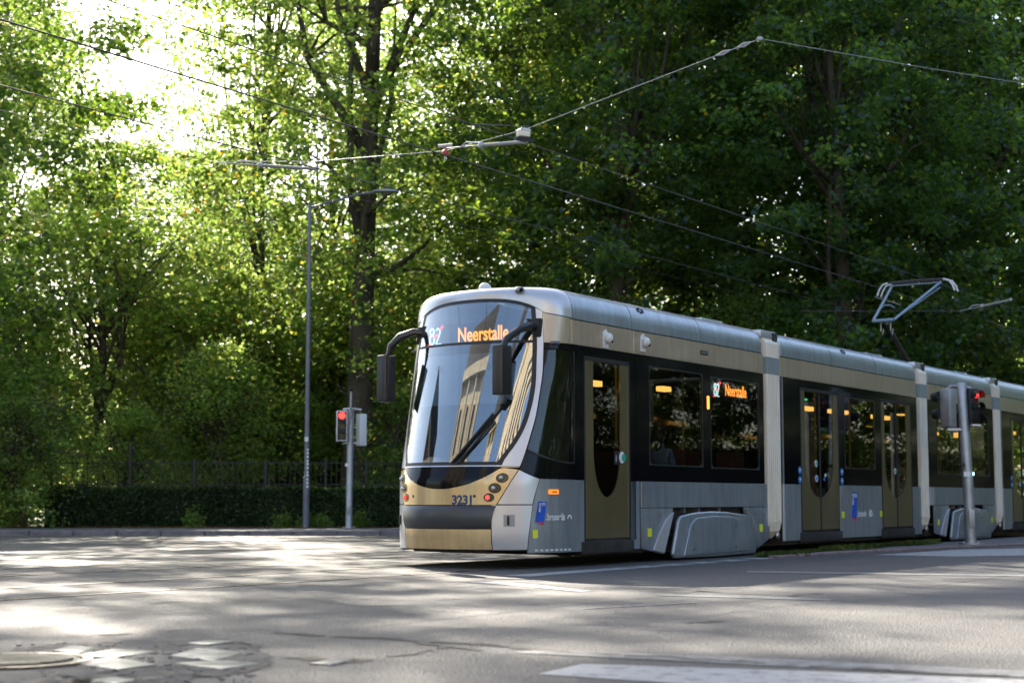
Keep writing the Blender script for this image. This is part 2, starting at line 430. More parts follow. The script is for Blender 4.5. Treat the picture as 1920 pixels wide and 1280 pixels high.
# zebra bars at the bottom right
px_poly("crossing_stripe", [(1008, 1264), (1092, 1245), (1500, 1258), (2300, 1290), (2300, 1330), (1500, 1297)], 'paint')
px_poly("crossing_stripe", [(960, 1224), (1010, 1218), (1480, 1236), (2200, 1272), (2200, 1282), (1480, 1250)], 'paint_old')
px_poly("crossing_stripe", [(1640, 1040), (1800, 1030), (2100, 1024), (2100, 1036), (1920, 1041), (1790, 1043)], 'paint')
px_poly("crossing_stripe", [(1560, 1033), (1740, 1023), (1800, 1021), (1800, 1025), (1700, 1032)], 'paint_old')
px_poly("road_line", [(1400, 1070), (1920, 1077), (2200, 1080), (2200, 1084), (1920, 1080.5), (1400, 1073)], 'paint_old')
px_poly("road_line", [(930, 1090), (1010, 1096), (1110, 1108), (1085, 1109), (985, 1100), (880, 1091)], 'paint')
px_poly("road_line", [(1230, 1114), (1400, 1116), (1560, 1123), (1555, 1126), (1390, 1121), (1240, 1117)], 'paint_old')
px_poly("road_line", [(1090, 1140), (1300, 1128), (1304, 1130), (1094, 1142)], 'paint_old')
for i in range(9):                              # block marking along the tram
    x0, y0 = at(lerp(945, 1440, i / 9), lerp(1079, 1043.5, i / 9))
    dx, dy = .551 * .62, .835 * .62
    sheet("block_marking", [(x0, y0), (x0 + dx, y0 + dy), (x0 + dx + .28, y0 + dy - .18), (x0 + .28, y0 - .18)], .004, 'paint', road)
for q in [((955, 1046), (1010, 1044.5), (1030, 1047), (965, 1049.5)), ((860, 1046), (925, 1043), (945, 1045), (880, 1048.5))]:
    px_poly("block_marking", q, 'paint')
# paving stones showing through the broken asphalt, bottom left
def G1(pts): return [(x / 2, 980 + y / 2) for x, y in pts]
rj = random.Random(21); pc = [at(*p) for p in G1([(60, 470), (300, 446), (700, 440), (960, 456), (1010, 520), (960, 556), (700, 590), (500, 640), (60, 640), (-60, 560)])]
pj = []
for (x0, y0), (x1, y1) in zip(pc, pc[1:] + pc[:1]):
    L_ = math.hypot(x1 - x0, y1 - y0); n_ = max(2, int(L_ / .05))
    for k in range(n_):
        pj.append((lerp(x0, x1, k / n_) + rj.uniform(-.035, .035), lerp(y0, y1, k / n_) + rj.uniform(-.06, .06)))
sheet("patched_asphalt", pj, .003, 'patch', road)
for k, st in enumerate([[(200, 480), (270, 462), (360, 470), (290, 492)], [(285, 500), (420, 476), (580, 487), (440, 507)], [(270, 530), (420, 509), (590, 537), (440, 555)],
           [(640, 500), (740, 472), (910, 487), (800, 520)], [(650, 530), (820, 520), (980, 532), (830, 552)], [(700, 455), (790, 445), (880, 450), (780, 462)],
           [(340, 592), (420, 582), (510, 590), (430, 608)], [(1165, 530), (1240, 515), (1320, 518), (1240, 536)]]):
    ps = [at(*p) for p in G1(st)]
    mb = MB().prism(ps, 'z', -.01, .008 + .002 * (k % 3))
    mb.build("paving_stone", 'stone', road, bevel=.006)
q = np.random.RandomState(77); cr_ = MB()
for k in range(170):
    px_, py_ = q.uniform(60, 960), q.uniform(452, 612)
    x_, y_ = at(px_ / 2, 980 + py_ / 2); r_ = q.uniform(.008, .022)
    a_ = q.uniform(0, 6.28); pp_ = [(x_ + r_ * q.uniform(.6, 1.2) * math.cos(a_ + j * 1.257), y_ + r_ * q.uniform(.6, 1.2) * math.sin(a_ + j * 1.257)) for j in range(5)]
    cr_.prism(pp_, 'z', .002, .004 + r_ * .25)
cr_.build("loose_chippings", 'pave', road, kind='stuff')
def crack(pts, w, seed):
    r = random.Random(seed); P = [Vector((*at(*p), 0)) for p in pts]; mb = MB()
    pl = []
    for a, b_ in zip(P, P[1:]):
        n = max(2, int((b_ - a).length / .07))
        for k in range(n):
            q = a.lerp(b_, k / n); pl.append(q + Vector((r.uniform(-1, 1), r.uniform(-1, 1), 0)) * .035)
    for a, b_ in zip(pl, pl[1:]):
        if r.random() < .12: continue
        t = (b_ - a).normalized(); nn = Vector((-t.y, t.x, 0)) * w * 4.5 * r.uniform(.3, 1.2)
        mb.add([(a - nn)[:2] + (.0045,), (a + nn)[:2] + (.0045,), (b_ + nn * .8)[:2] + (.0045,), (b_ - nn * .8)[:2] + (.0045,)], [(0, 3, 2, 1)])
    mb.build("crack", 'tar', road)
crack(G1([(1040, 412), (1240, 425), (1500, 436), (1750, 452), (1960, 468)]), .012, 1)
crack([(960, 1214), (1080, 1224), (1260, 1232), (1460, 1247), (1640, 1256), (1800, 1264), (1920, 1269)], .012, 2)
crack(G1([(1540, 440), (1700, 470), (1850, 480)]), .010, 3)
crack(G1([(1140, 500), (1240, 530), (1400, 508)]), .02, 4)
crack(G1([(0, 545), (160, 520), (260, 500)]), .014, 5)
crack(G1([(360, 420), (460, 420), (520, 410)]), .008, 6)
crack(G1([(200, 560), (330, 600), (420, 570), (640, 590)]), .02, 7)
crack(G1([(760, 462), (900, 455), (930, 470)]), .012, 8)
crack([(1290, 1168), (1345, 1164), (1375, 1160)], .012, 9)
crack([(1480, 1118), (1500, 1113), (1560, 1112)], .01, 10)
crack(G1([(1450, 500), (1560, 490), (1700, 462)]), .008, 11)

for k, st_ in enumerate([[(200, 480), (270, 462), (360, 470), (290, 492), (200, 480)], [(285, 500), (420, 476), (580, 487), (440, 510), (285, 500)], [(270, 530), (420, 509), (590, 537), (440, 558), (270, 530)],
           [(640, 500), (740, 470), (910, 487), (800, 522), (640, 500)], [(650, 530), (820, 518), (982, 532), (830, 555), (650, 530)], [(60, 480), (200, 452), (520, 446)], [(560, 470), (640, 452), (900, 446), (1000, 470)],
           [(100, 600), (240, 570), (340, 592), (520, 610)], [(600, 560), (760, 575), (960, 548), (1040, 540)]]):
    crack(G1(st_), .011, 30 + k)
# manhole cover, lower left corner
cx, cyy = at(22, 1242)
mh = empty("manhole_cover", (cx, cyy, .004), .3, "round ribbed iron manhole cover in the road beside the broken paving", "manhole cover")
pr = [(.34 * math.cos(a * math.pi / 20), .34 * math.sin(a * math.pi / 20)) for a in range(40)]
MB().prism(pr, 'z', 0, .008).build("cover", 'tar', mh)
for k in range(-6, 7):
    w = math.sqrt(max(.0, .30 ** 2 - (k * .045) ** 2))
    if w > .03: MB().box(-w, w, k * .045 - .012, k * .045 + .012, .008, .02).build("rib", 'bumper', mh)
rg = MB()
for a in range(40):
    c0, s0, c1, s1 = math.cos(a * math.pi / 20), math.sin(a * math.pi / 20), math.cos((a + 1) * math.pi / 20), math.sin((a + 1) * math.pi / 20)
    rg.add([(.35 * c0, .35 * s0, .013), (.40 * c0, .40 * s0, .013), (.40 * c1, .40 * s1, .013), (.35 * c1, .35 * s1, .013)], [(0, 1, 2, 3)])
rg.build("frame_ring", 'rail', mh)

# ---- tram frame of reference (origin: near side plane, start of the straight side)
P0 = Vector((.742, 19.7, 0)); TH = math.atan2(.8345603, .5509166)
DV = Vector((.5509166, .8345603, 0)); NV = Vector((-.8345603, .5509166, 0))
def L2W(t, w, z=0.): return P0 + DV * t + NV * w + Vector((0, 0, z))
# rails
def rail(w, t0, t1, bend, sub=40):
    mb = MB(); gr = MB()
    pl = []
    for k in range(sub + 1):
        t = lerp(t0, t1, k / sub); ww = w + (bend * (t + 2) ** 2 if t < -2 else 0)
        pl.append(L2W(t, ww))
    for a, b_ in zip(pl, pl[1:]):
        n = Vector((-(b_ - a).y, (b_ - a).x, 0)).normalized()
        for m_, o0, o1, z in ((mb, -.035, .035, .005), (gr, .035, .095, .0035), (gr, -.06, -.035, .0035)):
            q = [a + n * o0, b_ + n * o0, b_ + n * o1, a + n * o1]
            m_.add([(v.x, v.y, z) for v in q], [(0, 1, 2, 3)])
    return mb, gr
tr = empty("tram_track", (0, 0, 0), 0)
tag(tr, kind='structure')
for w in (.43, 1.87, 3.85, 5.29):
    a, g = rail(w, -26, 40, .004)
    a.build("rail", 'rail', tr); g.build("rail_groove", 'tar', tr)

# pavement with kerb along the hedge
pv = MB().prism([(-70, 36.3), (70, 37.7), (70, 41.6), (-70, 41.6)], 'z', -.02, .10)
pv = pv.build("pavement", 'pave', None, kind='structure')
kb = MB()
for k in range(70):
    x0 = -40 + k; x1 = x0 + .985
    if x0 > 12: break
    y = 36.25 + (x0 + 70) * .01
    MB().box(x0, x1, y - .12, y - .005, -.02, .112).build("kerb_stone", 'kerb', pv, bevel=.01, seg=1)
# island with kerb and grass on the right
isl = [at(1440, 1046), at(1560, 1038), at(1700, 1031), at(1830, 1025), at(2050, 1016), at(2300, 1008)]
back = [L2W(34, -.45).xy, L2W(20, -.45).xy, L2W(6.2, -.45).xy]
MB().prism([(x, y) for x, y in isl] + [tuple(v) for v in back], 'z', -.02, .03).build("island_pavement", 'pave', None, kind='structure')
ip = bpy.data.objects["island_pavement"]
for (x0, y0), (x1, y1) in zip(isl, isl[1:]):
    L = math.hypot(x1 - x0, y1 - y0); n = max(1, int(L / .9)); ux, uy = (x1 - x0) / L, (y1 - y0) / L; nx, ny = uy, -ux
    for k in range(n):
        a, c = k * L / n + .01, (k + 1) * L / n - .01
        q = [(x0 + ux * a, y0 + uy * a), (x0 + ux * c, y0 + uy * c), (x0 + ux * c + nx * .12, y0 + uy * c + ny * .12), (x0 + ux * a + nx * .12, y0 + uy * a + ny * .12)]
        MB().prism(q, 'z', -.02, .036).build("kerb_stone", 'kerb_pink', ip, bevel=.01, seg=1)

# ================================================================== FOLIAGE
def leafmesh(name, pos, size, m, up=.5, seed=0, droop=.25, wid=.9):
    """pos (n,3), size scalar range; each leaf is a folded kite of two triangles"""
    rs = np.random.RandomState(seed); n = len(pos)
    nrm = rs.normal(size=(n, 3)); nrm /= np.linalg.norm(nrm, axis=1)[:, None]
    nrm[:, 2] = np.abs(nrm[:, 2]); nrm[:, 2] += up; nrm /= np.linalg.norm(nrm, axis=1)[:, None]
    t = rs.normal(size=(n, 3)); t -= nrm * (t * nrm).sum(1)[:, None]; t /= np.linalg.norm(t, axis=1)[:, None]
    t[:, 2] -= droop; t /= np.linalg.norm(t, axis=1)[:, None]
    bt = np.cross(nrm, t); bt /= np.linalg.norm(bt, axis=1)[:, None]
    nn = np.cross(t, bt)
    L = rs.uniform(size[0], size[1], n)[:, None]
    v = np.empty((n, 5, 3), np.float32)
    v[:, 0] = pos - t * L * .5
    v[:, 1] = pos + bt * L * wid * .5 + nn * L * .12 - t * L * .08
    v[:, 2] = pos + t * L * .5 - nn * L * .05
    v[:, 3] = pos - bt * L * wid * .5 + nn * L * .12 - t * L * .08
    v[:, 4] = pos
    idx = (np.arange(n) * 5)[:, None]
    f = np.stack([idx + [0, 1, 2, 4], idx + [0, 4, 2, 3]], 1)
    f = np.concatenate([idx + [0, 1, 2], idx + [0, 2, 3]], 1).reshape(-1)
    v4 = v[:, :4].reshape(-1, 3); f = np.concatenate([(np.arange(n) * 4)[:, None] + [0, 1, 2], (np.arange(n) * 4)[:, None] + [0, 2, 3]], 1).reshape(-1)
    me = bpy.data.meshes.new(name)
    me.vertices.add(len(v4)); me.vertices.foreach_set('co', v4.ravel())
    me.loops.add(len(f)); me.loops.foreach_set('vertex_index', f.astype(np.int32))
    nf = n * 2
    me.polygons.add(nf); me.polygons.foreach_set('loop_start', np.arange(nf, dtype=np.int32) * 3)
    me.update(calc_edges=True); me.materials.append(M[m]); return me

def tree_meshes(idx, H, Rd, base, ncl, per, m, seed, lsize=(.12, .22), trunk_r=.32, clr=.62, pw=.75):
    rs = np.random.RandomState(seed)
    # envelope
    cl = []
    ph = rs.uniform(0, 6.28, 5)
    while len(cl) < ncl:
        h = rs.uniform(0, 1) ** .85
        r = Rd * (math.sin(math.pi * min(1, (h * .93 + .05)) ** pw) ** .55)
        a = rs.uniform(0, 2 * math.pi)
        r *= 1 + .16 * math.sin(3 * a + ph[0] + 5 * h) + .14 * math.sin(5 * a + ph[1] - 9 * h)
        q = r * rs.uniform(0, 1) ** .42
        cl.append((q * math.cos(a), q * math.sin(a), base + h * (H - base)))
    cl = np.array(cl)
    rad = rs.uniform(.6, 1.35, len(cl))[:, None] * clr
    pts = np.repeat(cl, per, 0); rr = np.repeat(rad, per, 0)
    g = rs.normal(size=pts.shape) * rr * np.array([.62, .62, .34])
    u = np.repeat(rs.uniform(.3, 1.3, len(cl)), per)[:, None] * rs.uniform(-1, 1, (len(pts), 1)) * rr * 1.1
    dr = pts[:, :2] / (np.linalg.norm(pts[:, :2], axis=1)[:, None] + .3)
    g[:, :2] += dr * u; g[:, 2] -= (u[:, 0] ** 2) * .28 * np.sign(u[:, 0])
    pos = pts + g
    pos = pos[pos[:, 2] > base * .75]
    cme = leafmesh("crown_%d" % idx, pos, lsize, m, .45, seed + 1)
    # trunk with limbs
    mb = MB(); r2 = random.Random(seed)
    top = H * .8; tp = []; tr_ = []
    for k in range(9):
        f = k / 8; tp.append((.25 * math.sin(f * 4 + seed), .2 * math.cos(f * 3 + seed) - .2 * math.cos(seed), f * top)); tr_.append(lerp(trunk_r, .07, f ** .8) * (1.35 if k == 0 else 1))
    mb.tube(tp, tr_, 9)
    for k in range(18):
        f = r2.uniform(.22, .9); i = min(7, int(f * 8)); p = Vector(tp[i]).lerp(Vector(tp[i + 1]), f * 8 - i)
        # aim for a cluster above this height
        cand = [c for c in cl if c[2] > p.z + .5]
        if not cand: continue
        c = Vector(cand[r2.randrange(len(cand))]); L = (c - p).length
        if L > 9: c = p + (c - p) * 9 / L
        mid = p.lerp(c, .5) + Vector((r2.uniform(-.5, .5), r2.uniform(-.5, .5), -.1 * L))
        mid.z = max(mid.z, p.z)
        rr0 = lerp(trunk_r, .07, f) * .55
        pts_ = [p, p.lerp(mid, .5) + Vector((0, 0, .05)), mid, mid.lerp(c, .5) + Vector((r2.uniform(-.3, .3), r2.uniform(-.3, .3), .1)), c]
        mb.tube(pts_, [rr0, rr0 * .8, rr0 * .6, rr0 * .4, .02], 6)
        for _ in range(3):
            e = mid + Vector((r2.uniform(-1.8, 1.8), r2.uniform(-1.8, 1.8), r2.uniform(-.2, 1.8)))
            mb.tube([mid, mid.lerp(e, .5) + Vector((0, 0, .15)), e], [rr0 * .4, rr0 * .25, .015], 5)
    me = bpy.data.meshes.new("trunk_%d" % idx); me.from_pydata(mb.v, [], mb.f); me.materials.append(M['bark'])
    me.polygons.foreach_set('use_smooth', [True] * len(me.polygons))
    return me, cme
def put_tree(name, mes, x, y, rz, sc, label, group, cat="tree"):
    root = empty(name, (x, y, 0), rz, label, cat, group); root.scale = sc if hasattr(sc, '__len__') else (sc, sc, sc)
    t = bpy.data.objects.new("trunk", mes[0]); link(t, root)
    c = bpy.data.objects.new("crown", mes[1]); link(c, root)
    return root
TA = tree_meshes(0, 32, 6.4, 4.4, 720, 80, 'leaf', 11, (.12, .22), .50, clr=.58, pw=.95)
TB = tree_meshes(1, 22, 5.2, 2.6, 520, 135, 'leaf_shade', 23, (.12, .21), clr=.54)
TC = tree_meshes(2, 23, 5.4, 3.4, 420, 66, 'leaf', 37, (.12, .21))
TD = tree_meshes(3, 34, 6.2, 3.0, 680, 115, 'leaf_shade', 53, (.12, .21), trunk_r=.4, pw=1.1)
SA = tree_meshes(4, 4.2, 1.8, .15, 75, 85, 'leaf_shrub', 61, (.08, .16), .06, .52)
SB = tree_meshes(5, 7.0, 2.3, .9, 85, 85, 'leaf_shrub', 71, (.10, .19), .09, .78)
gA, gB, gC = "plane trees along the park edge", "trees further back in the park", "shrubs behind the park fence"
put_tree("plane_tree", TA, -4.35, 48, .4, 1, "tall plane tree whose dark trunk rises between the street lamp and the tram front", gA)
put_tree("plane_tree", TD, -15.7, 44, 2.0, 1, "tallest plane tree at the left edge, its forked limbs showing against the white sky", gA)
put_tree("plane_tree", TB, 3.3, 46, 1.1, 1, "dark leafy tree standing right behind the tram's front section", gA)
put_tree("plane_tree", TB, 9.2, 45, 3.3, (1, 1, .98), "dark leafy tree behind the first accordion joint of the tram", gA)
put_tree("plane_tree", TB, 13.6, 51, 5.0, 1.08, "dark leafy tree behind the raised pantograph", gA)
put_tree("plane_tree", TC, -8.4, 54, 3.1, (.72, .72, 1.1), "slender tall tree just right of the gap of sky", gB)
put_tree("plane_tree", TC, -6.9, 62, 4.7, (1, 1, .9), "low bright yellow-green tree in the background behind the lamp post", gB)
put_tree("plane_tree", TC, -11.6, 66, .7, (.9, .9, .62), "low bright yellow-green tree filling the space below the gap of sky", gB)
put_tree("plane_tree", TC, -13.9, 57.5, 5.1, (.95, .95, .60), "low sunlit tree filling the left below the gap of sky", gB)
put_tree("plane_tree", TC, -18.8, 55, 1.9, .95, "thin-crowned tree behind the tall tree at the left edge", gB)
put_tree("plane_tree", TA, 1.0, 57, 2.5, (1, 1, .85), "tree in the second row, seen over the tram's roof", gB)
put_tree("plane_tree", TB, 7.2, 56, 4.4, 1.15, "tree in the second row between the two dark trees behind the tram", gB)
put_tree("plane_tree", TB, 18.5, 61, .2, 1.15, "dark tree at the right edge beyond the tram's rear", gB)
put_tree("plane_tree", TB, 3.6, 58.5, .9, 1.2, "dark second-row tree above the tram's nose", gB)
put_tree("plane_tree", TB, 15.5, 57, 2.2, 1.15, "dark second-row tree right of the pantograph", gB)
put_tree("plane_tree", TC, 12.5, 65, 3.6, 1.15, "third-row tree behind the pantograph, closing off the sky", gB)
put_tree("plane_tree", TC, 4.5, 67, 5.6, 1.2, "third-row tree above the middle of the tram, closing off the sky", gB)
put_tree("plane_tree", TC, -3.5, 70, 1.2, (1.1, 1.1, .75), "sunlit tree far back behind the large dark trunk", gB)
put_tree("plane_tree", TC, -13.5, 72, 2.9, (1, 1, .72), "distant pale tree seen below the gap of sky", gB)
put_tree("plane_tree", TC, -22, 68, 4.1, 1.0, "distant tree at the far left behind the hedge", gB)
shr = [(-13.2, 50, 'B', 1.5, "tall loose bush at the left below the gap of sky, nearer than the rest"),
       (-9.4, 51.5, 'B', 1.15, "bright small tree above the third fence post"), (-5.9, 53, 'B', 1.2, "bright small tree right behind the lamp post's middle"),
       (-7.9, 57, 'B', 1.3, "bright small tree left of the lamp post, second row"), (-11.4, 55.5, 'B', 1.3, "bright small tree at the left below the gap of sky"),
       (-2.3, 52.5, 'B', 1.2, "bright small tree behind the traffic light's red lamp"), (-3.7, 59, 'B', 1.4, "bright tall bush seen past the big trunk's right side"),
       (-9.6, 49.5, 'A', 1.2, "round bush in the sun behind the second fence post"), (-7.6, 52, 'A', 1.2, "round bush in the sun left of the lamp post, some way back"),
       (-4.2, 50.5, 'A', 1.05, "sunlit bush behind the foot of the big plane trunk"), (-12.4, 58, 'B', 1.1, "sunlit loose bush furthest back at the left"), (-8.6, 60, 'B', 1.1, "sunlit loose bush furthest back, left of the lamp post"),
       (-13.8, 43.6, 'A', 1.15, "dark shrub crowding the hedge's left end"), (-12.7, 41.1, 'A', .8, "leafy dark bush in front of the hedge's left end"), (-13.9, 42.3, 'A', 1.0, "dark bush squeezed between the hedge's left end and the tall tree"), (-14.6, 41.2, 'B', .8, "tall dark bush at the left edge beside the hedge"), (-10.8, 45, 'A', .8, "small shrub behind the first visible fence post"),
       (-8.4, 46.5, 'B', .75, "small bright tree spreading above the fence left of the lamp post"), (-6.9, 49, 'A', .95, "pale sunlit shrub directly behind the street lamp"),
       (-2.9, 45.5, 'A', .95, "bright shrub between the traffic light and the tram front"), (-1.0, 47.5, 'B', .8, "shrubby tree hidden mostly by the tram's front"),
       (-11.6, 53, 'B', 1.0, "sunlit bush well behind the fence at the left"), (-5.6, 54, 'A', 1.1, "low bush in the sun behind the big trunk"),
       (-15.5, 50, 'B', 1.0, "shaded bush behind the hedge's left end"), (6.5, 43.8, 'B', .9, "dark bush behind the tram's first joint")]
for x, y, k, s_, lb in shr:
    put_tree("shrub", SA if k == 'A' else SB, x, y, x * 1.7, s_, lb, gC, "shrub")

gD = "street trees on the far right, outside the picture"
k_ = 0
for rr_, n_, s0 in ((33, 9, .72), (43, 10, .85)):  # unseen rows added on an arc so the tram's side mirrors something dark
    for i in range(n_):
        az_ = R(44 + i * (84 / (n_ - 1)))
        put_tree("reflection_tree", TB, 4 + rr_ * math.sin(az_), 24 + rr_ * math.cos(az_), k_ * 1.3, s0 * (1 + .08 * math.sin(k_ * 2.1)),
                 "dark street tree to the right of the junction, mirrored in the tram's side windows", gD)
        k_ += 1
# far woods
rs = np.random.RandomState(3); n = 60000
wx = rs.uniform(-70, 70, n); wy = rs.uniform(92, 112, n)
hh = 9 + 3 * np.sin(wx * .23) + 2 * np.sin(wx * .61 + 1)
wz = rs.uniform(0, 1, n) ** .8 * hh
me = leafmesh("distant_woods", np.stack([wx, wy, wz], 1), (.45, .9), 'leaf', .4, 4)
o = bpy.data.objects.new("distant_woods", me); link(o); tag(o, "distant line of woods closing off the park", "woods", kind='stuff')

# hedge
def hedge(name, x0, x1, y0, y1, h, n, label, seed):
    root = empty(name, ((x0 + x1) / 2, (y0 + y1) / 2, 0), 0, label, "hedge")
    ox, oy = root.location.x, root.location.y
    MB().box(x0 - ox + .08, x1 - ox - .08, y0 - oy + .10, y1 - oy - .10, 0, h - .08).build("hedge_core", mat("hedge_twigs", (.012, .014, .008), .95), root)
    rs = np.random.RandomState(seed); k1 = int(n * (.55 if x1 - x0 > y1 - y0 else .05)); k2 = int(n * (.38 if x1 - x0 > y1 - y0 else .25)); k3 = n - k1 - k2
    P = np.concatenate([np.stack([rs.uniform(x0, x1, k1), y0 + np.abs(rs.normal(0, .05, k1)), rs.uniform(.03, h, k1)], 1),
                        np.stack([rs.uniform(x0, x1, k2), rs.uniform(y0, y1, k2), h - np.abs(rs.normal(0, .04, k2)) + .03 * np.sin(rs.uniform(0, 6, k2))], 1),
                        np.stack([x0 + np.abs(rs.normal(0, .06, k3)), rs.uniform(y0, y1, k3), rs.uniform(.03, h, k3)], 1)])
    P[:, 1] += .05 * np.sin(P[:, 0] * 2.3) * np.cos(P[:, 2] * 4) ; P[:, 2] += .025 * np.sin(P[:, 0] * 3.1) * (P[:, 2] > h - .15)
    me = leafmesh("hedge_leaves", P - np.array([ox, oy, 0]), (.045, .085), 'leaf_hedge', .1, seed)
    o = bpy.data.objects.new("foliage", me); link(o, root); o['kind'] = 'stuff'
hedge("hedge", -12.1, 13.0, 41.7, 42.7, 1.12, 80000, "long clipped dark hedge along the pavement with a sunlit top", 9)

hedge("hedge", 31.0, 32.6, 12, 62, 2.6, 26000, "tall dark hedge beyond the right of the junction, mirrored in the tram's windows", 19)  # added out of view, blocks the bright horizon under the mirrored crowns
# lawn behind
sheet("lawn", [(-80, 43), (14, 43), (40, 90), (40, 140), (-80, 140)], -.01, noisy(mat("dry_lawn", (.16, .16, .07), .9), (.10, .12, .04), (.26, .24, .13), 1.2, None, .5, 8), kind='structure')

# litter along the hedge foot and kerb
rs = np.random.RandomState(12); n = 2600
lp = np.stack([rs.uniform(-13, 2, n), 41.55 - np.abs(rs.normal(0, .28, n)), np.full(n, .112)], 1)
me = leafmesh("leaf_litter", lp, (.06, .12), leafmat("dry_leaf", [(0, (.10, .035, .015)), (.7, (.22, .10, .04)), (1, (.06, .09, .02))], [(0, (.2, .08, .03)), (1, (.4, .2, .06))], .2), 3., 6, 0.) if False else None
M['dry'] = leafmat("dry_leaf", [(0, (.10, .035, .015)), (.7, (.22, .10, .04)), (1, (.06, .09, .02))], [(0, (.2, .08, .03)), (1, (.4, .2, .06))], .2)
me = leafmesh("leaf_litter", lp, (.06, .12), 'dry', 2.5, 6, 0.)
o = bpy.data.objects.new("leaf_litter", me); link(o); tag(o, "brown fallen leaves along the foot of the hedge", "fallen leaves", kind='stuff')
# grass + fallen leaves on the island edge beside the tram
n = 9000
u = rs.uniform(0, 1, n); lo = np.array([L2W(4.2, -.62)[:2]]); hi = np.array([L2W(12.0, -.55)[:2]])
gp = lo + (hi - lo) * u[:, None] + rs.normal(0, 1, (n, 1)) * np.array([[NV.x, NV.y]]) * .09 * (1 + np.sin(u * 17))[:, None] * .6
gp = np.concatenate([gp, rs.uniform(.0, .05, (n, 1)) + np.where(u > .26, .03, .0)[:, None]], 1)
M['grass'] = leafmat("grass_blade", [(0, (.03, .06, .015)), (.85, (.07, .10, .02)), (1, (.25, .16, .03))], [(0, (.1, .2, .03)), (1, (.3, .35, .05))], .3)
me = leafmesh("grass_tufts", gp, (.05, .13), 'grass', -.2, 8, -.9, .18)
o = bpy.data.objects.new("grass_tufts", me); link(o); tag(o, "rough grass growing in the track edge beside the tram", "grass", kind='stuff')
# weeds at the pole feet
q = np.random.RandomState(40); ps = []
for i, (x, y) in enumerate([(-5.3, 41.4), (-4.9, 41.4), (-5.9, 41.45), (-3.9, 41.45), (-8.2, 41.45)]):
    n = 350
    ps.append(np.stack([x + q.normal(0, .13, n), y + q.normal(0, .09, n), .1 + np.abs(q.normal(.10, .10 + .03 * i, n))], 1))
me = leafmesh("weeds", np.concatenate(ps), (.05, .1), 'leaf_shrub', .3, 40)
o = bpy.data.objects.new("weeds", me); link(o); tag(o, "green weeds growing at the foot of the hedge", "weeds", kind='stuff')

# park fence behind the hedge
fy = 43.3
fence = empty("park_fence", (-4, fy, 0), 0, "dark metal park fence with thin bars standing behind the hedge", "fence")
for px in (100, 247, 367, 500, 612, 688, 800, 930):
    X = (px - 960) / FPX * fy + 4
    hh = 1.9 if px not in (247,) else 2.3
    MB().box(X - .04, X + .04, -.04, .04, 0, hh).build("post", 'blackmat', fence, bevel=.006, seg=1)
xl, xr = (60 - 960) / FPX * fy + 4, 7.5
for z in (1.22, 1.80):
    MB().box(xl, xr, -.010, .010, z - .012, z + .012).build("rail", 'blackmat', fence)
k = 0; x = xl
while x < xr:
    MB().box(x - .008, x + .008, -.008, .008, .5, 1.86).build("bar", 'blackmat', fence) if k < 110 else None
    x += .14; k += 1

# ================================================================== STREET FURNITURE
# street lamp
lx, ly = at(575, 990)[0] * .9, at(575, 990)[1] * .9
ly = 41.2; lx = (576 - 960) / FPX * ly
lamp = empty("street_lamp", (lx, ly, .1), 0, "tall thin grey street lamp post with an outreach arm over the road", "street lamp")
Hl = .82 + (936 - 378) / FPX * ly * 1.003 - .1
MB().tube([(0, 0, 0), (0, 0, 1.3), (0, 0, 1.31), (0, 0, Hl)], [.088, .085, .065, .045], 14).build("pole", 'pole_dark', lamp, smooth=True)
MB().tube([(0, 0, Hl - .12), (.5, -.02, Hl + .02), (1.3, -.1, Hl + .22), (1.75, -.15, Hl + .28)], .03, 8).build("arm", 'pole_dark', lamp, smooth=True)
MB().ball((2.0, -.18, Hl + .29), (.36, .12, .055)).build("lamp_head", 'silver_dark', lamp, smooth=True)
rk = random.Random(9)
for k in range(11):                              # column of worn stickers
    z = 1.02 + k * .095
    MB().box(.01, .062, -.092, -.088, z, z + rk.uniform(.045, .075)).build("sticker", 'whitep', lamp)
MB().box(-.05, .045, -.089, -.084, 2.2, 2.32).build("label_plate", 'white', lamp)

def signal_head(root, x, y, z0, z1, facing, lit, w=.26, dep=.2, shell='white', backplate=True):
    """pedestrian/vehicle signal head; facing = angle of the lens side (0 = towards camera -Y)"""
    part = MB().box(-w / 2, w / 2, -dep / 2, dep / 2, z0, z1).build("signal_head", shell, root, bevel=.02)
    part.location = (x, y, 0); part.rotation_euler = (0, 0, facing)
    fp = MB().box(-w / 2 + .025, w / 2 - .025, -dep / 2 - .012, -dep / 2, z0 + .03, z1 - .03).build("front_plate", 'blackmat', part, bevel=.005, seg=1)
    n = max(2, round((z1 - z0) / .24))
    for k in range(n):
        zc = z1 - (k + .5) * (z1 - z0) / n
        pr_ = [(math.cos(a * math.pi / 10) * .085, zc + math.sin(a * math.pi / 10) * .085) for a in range(20)]
        MB().prism(pr_, 'y', -dep / 2 - .016, -dep / 2 - .013).build("lens", lit if k == 0 else 'recess', part)
        vz = MB()
        for a in range(0, 10):
            a0, a1 = math.pi * a / 10, math.pi * (a + 1) / 10
            q = [(math.cos(t_) * .095, yy, zc + math.sin(t_) * .095) for t_ in (a0, a1) for yy in (-dep / 2 - .012, -dep / 2 - .13)]
            vz.add(q, [(0, 1, 3, 2)])
        vz.build("visor", 'blackmat', part, smooth=True)
    return part
gT = "traffic lights on steel poles"
